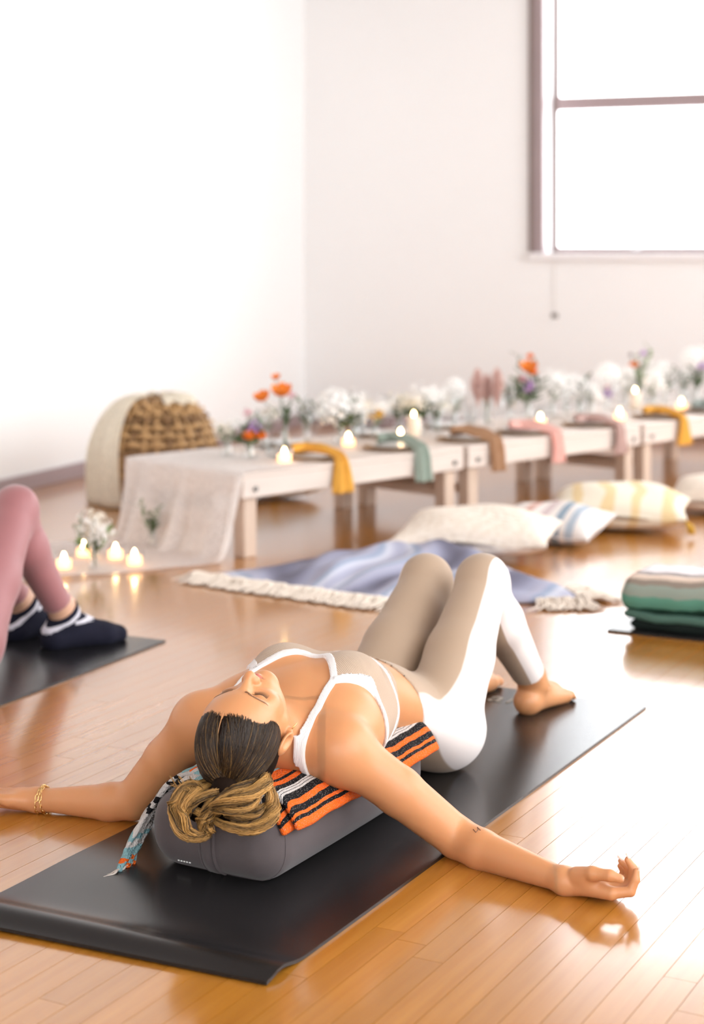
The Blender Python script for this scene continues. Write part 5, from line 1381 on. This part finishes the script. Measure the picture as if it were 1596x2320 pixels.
bouquet('flower_vase', 'vase with a round white hydrangea head above a lilac sprig', B_(1376, .50), .10, .032, [(0, 0, .20, 'ball', .05, 'white'), (-.01, -.03, .10, 'spray', .03, 'purple'), (-.005, -.03, .13, 'rose', .014, 'pink')], [(-.01, -.03, .09, 8, .03, LD)])
bouquet('flower_vase', 'loose vase of tall green sprigs with a single orange bloom', B_(1450, .60), .10, .03, [(-.03, 0, .21, 'rose', .032, 'orange'), (.02, 0, .29, 'spray', .02, 'purple'), (-.05, 0, .28, 'spray', .012, 'brown')],
        [(.01, 0, .24, 9, .035, LL), (.06, 0, .34, 8, .035, LL), (-.02, 0, .29, 7, .025, LL), (.0, .02, .22, 9, .03, LD)])
bouquet('flower_vase', 'narrow vase of white flowers on dark arching stems', B_(1508, .52), .10, .026, [(-.03, 0, .20, 'spray', .055, 'white'), (-.06, 0, .16, 'spray', .05, 'white')], [(.02, 0, .20, 8, .03, LD), (.03, 0, .13, 8, .03, LD)])
bouquet('flower_vase', 'white and lilac bouquet at the right edge of the picture', B_(1578, .44), .11, .035, [(-.03, 0, .26, 'ball', .045, 'white'), (.03, 0, .21, 'spray', .03, 'purple'), (.03, 0, .27, 'spray', .045, 'white')], [(-.02, 0, .20, 11, .035, LD), (.02, 0, .17, 11, .035, LD), (.05, 0, .23, 9, .03, LG)])
bouquet('flower_vase', 'short vase of white stocks and fern behind the orange roses', B_(600, 0.56), .085, .029, [(-0.02, 0, 0.13, 'spray', 0.04, 'white'), (0.02, 0, 0.15, 'spray', 0.04, 'cream')], [(0.03, 0, 0.17, 9, 0.03, LD), (-0.04, 0, 0.14, 9, 0.03, LG)])
bouquet('flower_vase', 'feathery green vase between the poppies and the hydrangea', B_(695, 0.58), .085, .029, [(0.01, 0, 0.15, 'spray', 0.035, 'white')], [(-0.03, 0, 0.19, 10, 0.032, LG), (0.03, 0, 0.17, 10, 0.034, LD), (0, 0, 0.13, 10, 0.034, LD)])
bouquet('flower_vase', 'white blossom vase with dark leaves right of the hydrangea', B_(806, 0.54), .085, .029, [(0, 0, 0.17, 'spray', 0.05, 'white'), (0.04, 0, 0.14, 'spray', 0.045, 'cream')], [(-0.03, 0, 0.13, 11, 0.038, LD), (0.03, 0, 0.11, 10, 0.038, LD), (0, 0, 0.21, 8, 0.026, LG)])
bouquet('flower_vase', 'cream blossom and fern vase left of the dark leafy stocks', B_(905, 0.58), .085, .029, [(0, 0, 0.15, 'spray', 0.045, 'cream'), (-0.04, 0, 0.13, 'spray', 0.04, 'white')], [(0.03, 0, 0.15, 10, 0.034, LG), (-0.02, 0, 0.11, 10, 0.036, LD)])
bouquet('flower_vase', 'white stock vase right of the dark leafy stocks', B_(990, 0.44), .085, .029, [(0, 0, 0.17, 'spray', 0.045, 'white'), (0.03, 0, 0.13, 'spray', 0.04, 'cream')], [(-0.02, 0, 0.13, 10, 0.034, LD), (0.03, 0, 0.16, 8, 0.028, LG)])
bouquet('flower_vase', 'grey green eucalyptus vase just left of the tallest bouquet', B_(1155, 0.58), .085, .029, [(0.0, 0, 0.13, 'spray', 0.035, 'white')], [(-0.03, 0, 0.19, 11, 0.034, LG), (0.02, 0, 0.16, 11, 0.034, LG), (0, 0, 0.12, 10, 0.036, LD)])
bouquet('flower_vase', 'big white blossom cloud between the tallest bouquet and the sweet peas', B_(1282, 0.60), .085, .029, [(0, 0, 0.16, 'spray', 0.06, 'white'), (0.04, 0, 0.13, 'spray', 0.05, 'white'), (-0.04, 0, 0.12, 'spray', 0.05, 'white')], [(0, 0, 0.2, 8, 0.028, LG)])
bouquet('flower_vase', 'low white posy behind the mauve napkin plate', B_(1342, 0.40), .085, .029, [(0, 0, 0.12, 'spray', 0.045, 'white'), (0.03, 0, 0.1, 'spray', 0.04, 'white')], [(-0.03, 0, 0.13, 9, 0.03, LD)])
bouquet('flower_vase', 'white blossom vase between the lilac sprig and the single orange bloom', B_(1418, 0.62), .085, .029, [(0, 0, 0.18, 'spray', 0.05, 'white'), (-0.03, 0, 0.14, 'spray', 0.05, 'white')], [(0.03, 0, 0.16, 8, 0.03, LG)])
bouquet('flower_vase', 'round white posy in front of the arching stems', B_(1482, 0.44), .085, .029, [(0, 0, 0.16, 'spray', 0.055, 'white'), (0.03, 0, 0.12, 'spray', 0.045, 'white')], [(-0.02, 0, 0.12, 9, 0.03, LG)])
bouquet('flower_vase', 'leafy white vase left of the bouquet at the right edge', B_(1545, 0.58), .085, .029, [(0, 0, 0.15, 'spray', 0.045, 'white')], [(-0.02, 0, 0.18, 10, 0.034, LD), (0.03, 0, 0.14, 10, 0.034, LD)])
bouquet('flower_vase', 'bud vase of white blossom on the floor lace among votives', PF(215, 1290, .008), .08, .026, [(-.02, 0, .16, 'spray', .045, 'white'), (.02, 0, .14, 'spray', .045, 'white'), (0, 0, .185, 'spray', .035, 'cream'), (.015, -.01, .115, 'spray', .035, 'white')],
        [(-.07, 0, .12, 9, .03, LL), (.06, 0, .165, 6, .03, LL), (-.06, 0, .21, 7, .022, LG), (-.08, .02, .16, 6, .022, LG), (.01, 0, .11, 8, .025, LD)], group='flowers on the floor')
bouquet('flower_vase', 'green eucalyptus sprig vase standing against the hanging lace', PF(345, 1240, .012) , .07, .022, [(.01, 0, .13, 'spray', .02, 'cream')], [(.0, 0, .13, 12, .028, LD), (-.05, 0, .18, 9, .025, LG), (.03, 0, .18, 8, .022, LG), (.0, 0, .09, 10, .022, LD)], group='flowers on the floor')

# ================================================================== wicker chair-like pouf and its throw
M_wick = mat('honey_wicker', (.50, .30, .13), .6, var=.3, vscale=25); M_wickd = mat('dark_wicker', (.24, .13, .055), .65, var=.3, vscale=25)
wc = np.array([-.93, 8.22, 0]); wk = thing('wicker_pouf', 'domed woven wicker pouf by the wall behind the table end', 'pouf', wc)
WR_, WH_ = .315, .49
def dome(phi, u, off=0.0):       # u 0 floor .. 1 top
    th_ = u*math.pi/2*.98; r_ = (WR_*(math.cos(th_)**.62)*(.80 + .20*math.sin(min(1, u*2.2)*math.pi/2)) + off); z = WH_*math.sin(th_)**.95 + off*math.sin(th_)
    return wc + np.array([math.cos(phi)*r_, math.sin(phi)*r_, max(.006, z)])
for k in range(30):
    ph = 2*math.pi*k/30; mb = MB(); mb.tube([dome(ph, u) for u in np.linspace(0.01, .97, 16)], .009, 6); mb.build('rib', M_wick if k % 3 else M_wickd, wk, smooth=True)
for j in range(13):
    u = .05 + .85*j/12; mb = MB(); mb.tube([dome(2*math.pi*k/120, u, .012*math.cos(15*2*math.pi*k/120 + (j % 2)*math.pi)) for k in range(121)], [.013]*121, 6, caps=False, flat=.5); mb.build('weave_band', M_wick if j % 4 else M_wickd, wk, smooth=True)
mb = MB(); mb.lathe([(WR_*.78, .01), (WR_*.93, .16), (WR_*.85, .30), (WR_*.55, .43), (.02, .46)], c=wc, n=30); mb.build('lining', M_wickd, wk, smooth=True)
throw = thing('throw_blanket', 'cream fringed throw hanging over the wicker pouf', 'throw', wc + np.array([-.2, 0, .0]))
vs = []; nu, nv = 70, 26
for i in range(nu):
    ph = math.radians(118 + 118*i/(nu-1))
    for j in range(nv):
        u = j/(nv-1)*.99; fl = 1 - j/(nv-1); vs.append(dome(ph + .16*(1-u)*math.sin(i*.2), u, .022 + .012*math.sin(i*.9 + 3*u)*(1-u) + .05*fl**3))
o = mesh_obj('cloth', vs, grid_faces(nu, nv), lace_mat('cream_throw_weave', (.97, .91, .78), 1.0, 160), throw); sm = o.modifiers.new('th', 'SOLIDIFY'); sm.thickness = .006
vs = []
for i in range(40):
    ph = math.radians(-75 + 200*i/39)
    for j in range(8): vs.append(dome(ph, .80 + .19*j/7 - .05*math.sin(i*1.3)*(1-j/7), .024 + .006*math.sin(i*1.1)))
o = mesh_obj('top_fold', vs, grid_faces(40, 8), lace_mat('cream_throw_weave', (.86, .76, .60), .97, 60), throw); sm = o.modifiers.new('th', 'SOLIDIFY'); sm.thickness = .006

# ================================================================== cushions
def pattern_mat(name, base, col2, kind):
    m, nt, b = _nt(name); N = nt.nodes; L = nt.links; tc = N.new('ShaderNodeTexCoord'); b.inputs['Roughness'].default_value = .9
    mx = N.new('ShaderNodeMix'); mx.data_type = 'RGBA'; mx.inputs[6].default_value = rgba(base); mx.inputs[7].default_value = rgba(col2)
    if kind == 'ikat':
        w = N.new('ShaderNodeTexWave'); w.inputs['Scale'].default_value = 2.2; w.inputs['Distortion'].default_value = 7; w.inputs['Detail'].default_value = 2; L.new(tc.outputs['Object'], w.inputs['Vector'])
        mr = N.new('ShaderNodeMapRange'); mr.inputs[1].default_value = .62; mr.inputs[2].default_value = .8; L.new(w.outputs['Fac'], mr.inputs[0]); L.new(mr.outputs[0], mx.inputs[0])
    elif kind == 'tuft':
        v_ = N.new('ShaderNodeTexVoronoi'); v_.inputs['Scale'].default_value = 38; L.new(tc.outputs['Object'], v_.inputs['Vector']); L.new(v_.outputs['Distance'], mx.inputs[0])
        bp = N.new('ShaderNodeBump'); bp.inputs['Strength'].default_value = .7; bp.inputs['Distance'].default_value = .006; L.new(v_.outputs['Distance'], bp.inputs['Height']); L.new(bp.outputs[0], b.inputs['Normal'])
    L.new(mx.outputs[2], b.inputs['Base Color']); return m
def cushion(label, c, w, h, T, rot, tilt, m, m2=None, roll=0.0):
    t = thing('cushion', label, 'cushion', (c[0], c[1], c[2]), group='floor cushions'); n = 26
    Rm = np.array(Matrix.Rotation(rot, 3, 'Z') @ Matrix.Rotation(tilt, 3, 'X') @ Matrix.Rotation(roll, 3, 'Y'))
    top = []; bot = []; uv = []
    for i in range(n):
        for j in range(n):
            u = math.sin((i/(n-1)*2-1)*math.pi/2); v_ = math.sin((j/(n-1)*2-1)*math.pi/2)
            px = 1 - .07*(1 - v_*v_)*abs(u)**3; py = 1 - .07*(1-u*u)*abs(v_)**3
            th_ = T*max(0, (1-u*u)*(1-v_*v_))**.42 + .003
            wob = .006*math.sin(u*5 + v_*3 + w*40)
            top.append(Rm @ np.array([u*w/2*px, v_*h/2*py, th_ + wob])); bot.append(Rm @ np.array([u*w/2*px, v_*h/2*py, -th_*.75])); uv.append(((u+1)/2, (v_+1)/2))
    N_ = n*n; fs = grid_faces(n, n) + [tuple(N_ + k for k in q[::-1]) for q in grid_faces(n, n)]
    rim = [i*n for i in range(n)] + [(n-1)*n+j for j in range(1, n)] + [i*n+n-1 for i in range(n-2, -1, -1)] + [j for j in range(n-2, 0, -1)]
    for i in range(len(rim)): a_, b_ = rim[i], rim[(i+1) % len(rim)]; fs.append((a_, a_+N_, b_+N_, b_)[::-1])
    vv = np.array(top + bot); dz = -vv[:, 2].min(); vv[:, 2] += dz
    mesh_obj('cover', vv + np.array([c[0], c[1], c[2]]), fs, m, t, uv=uv+uv)
    mb = MB(); mb.tube([vv[k] + np.array(c) + np.array([0, 0, .0]) for k in rim + rim[:1]], .004, 6, caps=False); mb.build('piping', m2 or m, t, smooth=True)
    return t, Rm, dz
M_c1 = pattern_mat('cream_tufted_cover', (.74, .63, .52), (.84, .76, .67), 'tuft')
M_c2 = stripes_mat('white_striped_cover', 'uv', [(0, (.80, .74, .70)), (.28, (.62, .36, .30)), (.36, (.80, .74, .70)), (.46, (.62, .50, .50)), (.54, (.80, .74, .70)), (.62, (.28, .36, .44)), (.70, (.80, .74, .70)), (.76, (.42, .48, .55)), (.84, (.82, .77, .74))], noise=.01, bump=.2)
M_c3 = pattern_mat('cream_yellow_ikat_cover', (.82, .74, .60), (.76, .58, .32), 'ikat')
M_c4 = mat('oatmeal_cover', (.72, .62, .52), .9, var=.1, vscale=30, bump=.4, bscale=120)
c1 = PF(1078, 1238, .02); cushion('cream tufted cushion resting on the blue blanket', (c1[0], c1[1] - .12, .022), .60, .46, .095, -.25, .05, M_c1)
c2_ = PF(1245, 1215, .0); cushion('white lumbar cushion with thin coloured stripes', (c2_[0], c2_[1] - .12, .004), .44, .30, .075, -.55, .22, M_c2)
c3 = PF(1395, 1185, .0); t3, R3, dz3 = cushion('large cream and yellow patterned cushion with mustard tassel', (c3[0], c3[1] - .12, .004), .58, .46, .105, -.22, .05, M_c3)
c4 = PF(1625, 1150, .0); cushion('oatmeal cushion cut off by the right edge', (c4[0], c4[1] - .12, .004), .46, .42, .095, -.3, .05, M_c4)
c5 = PF(612, 1136, .0); cushion('pale yellow cushion beyond the first table, by the wicker pouf', (c5[0], c5[1] + .15, .004), .40, .34, .08, .4, .1, M_c3)
tpos = np.array([c3[0], c3[1] - .12, .004]) + R3 @ np.array([.285, -.225, 0]) + np.array([0, 0, dz3]); tpos[2] = max(.05, tpos[2]); mb = MB()
for k in range(26):
    a = k*2.4; r_ = .004 + .012*(k/26); p0 = tpos; p1 = tpos + np.array([.02 + math.cos(a)*r_, -.01 + math.sin(a)*r_, -.025]); p2_ = p1 + np.array([.004, -.004, -.03]); p2_[2] = max(.004, p2_[2]); mb.tube([p0, p1, p2_], .0028, 5)
mb.build('tassel', mat('mustard_yarn', (.62, .36, .05), .9), t3, smooth=True)

# ================================================================== blue blanket on the floor
A_, Bc, C_, D_ = np.array([-.55, 6.28]), np.array([.14, 5.80]), np.array([.80, 5.83]), np.array([.34, 7.06])
bb = thing('throw_blanket', 'rumpled blue and white throw with cream fringe on the floor', 'throw', (.2, 6.2, .0))
nu, nv = 80, 80; vs = []
for i in range(nu):
    for j in range(nv):
        u, v_ = i/(nu-1), j/(nv-1); q = (1-u)*(1-v_)*A_ + u*(1-v_)*Bc + u*v_*C_ + (1-u)*v_*D_
        env = math.sin(math.pi*min(1, u*1.0))**.5*math.sin(math.pi*v_)**.5 if 0 < u < 1 and 0 < v_ < 1 else 0
        rf = .028*env*(1 + math.sin(11*u + 7*v_ + 2*math.sin(5*v_)))*(.3 + 1.2*v_) + .045*env*v_*(1 + math.sin(21*u - 9*v_ + 3*math.sin(6*u)))*.7 + .012*env*(1 + math.sin(37*u + 19*v_))
        q = q + .03*env*np.array([math.sin(9*v_ + 3*u), math.cos(8*u)]); vs.append((q[0], q[1], .006 + max(0, rf)))
def blue_mat():
    m, nt, b = _nt('blue_white_weave'); N = nt.nodes; L = nt.links; tc = N.new('ShaderNodeTexCoord'); b.inputs['Roughness'].default_value = .9
    w = N.new('ShaderNodeTexWave'); w.inputs['Scale'].default_value = 1.3; w.inputs['Distortion'].default_value = 9; w.inputs['Detail'].default_value = 2; w.inputs['Detail Scale'].default_value = .8; L.new(tc.outputs['Object'], w.inputs['Vector'])
    cr = N.new('ShaderNodeValToRGB'); w.inputs['Scale'].default_value = .7; w.inputs['Distortion'].default_value = 14; e = cr.color_ramp.elements; e[0].position = 0; e[0].color = (.14, .135, .19, 1); e[1].position = .22; e[1].color = (.31, .315, .42, 1)
    for p_, c_ in ((.55, (.42, .42, .53, 1)), (.74, (.28, .34, .47, 1)), (.88, (.56, .57, .65, 1)), (1.0, (.38, .385, .50, 1))): k = e.new(p_); k.color = c_
    L.new(w.outputs['Fac'], cr.inputs[0]); L.new(cr.outputs[0], b.inputs['Base Color']); return m
o = mesh_obj('cloth', vs, grid_faces(nu, nv), blue_mat(), bb); sm = o.modifiers.new('th', 'SOLIDIFY'); sm.thickness = .005
fr = random.Random(9); pa = []
for a_, b_, n_ in ((A_, Bc, 420), (C_*.75 + Bc*.25, C_, 90), (C_, C_*.85 + D_*.15, 60)):
    ed = (b_ - a_)/np.linalg.norm(b_ - a_); out = np.array([ed[1], -ed[0]])
    for k in range(n_):
        s_ = a_ + (b_ - a_)*fr.random(); l_ = fr.uniform(.07, .14); sw = fr.uniform(-.5, .5); dr = out + ed*sw; z0 = .010 + fr.random()*.012
        pa.append([(s_[0], s_[1], z0), (*(s_ + dr*l_*.4), z0 + .012*fr.random()), (*(s_ + dr*l_*.75 + ed*fr.uniform(-.02, .02)), .012), (*(s_ + dr*l_ + ed*fr.uniform(-.02, .02)), .006)])
vv, fq, _, _ = strands_mesh(np.array(pa), np.array([.004, .005, .0045, .002])[None].repeat(len(pa), 0), 4)
o = mesh_obj('fringe', vv, fq, mat('cream_fringe', (.80, .70, .60), .9), bb); tag(o, kind='stuff')
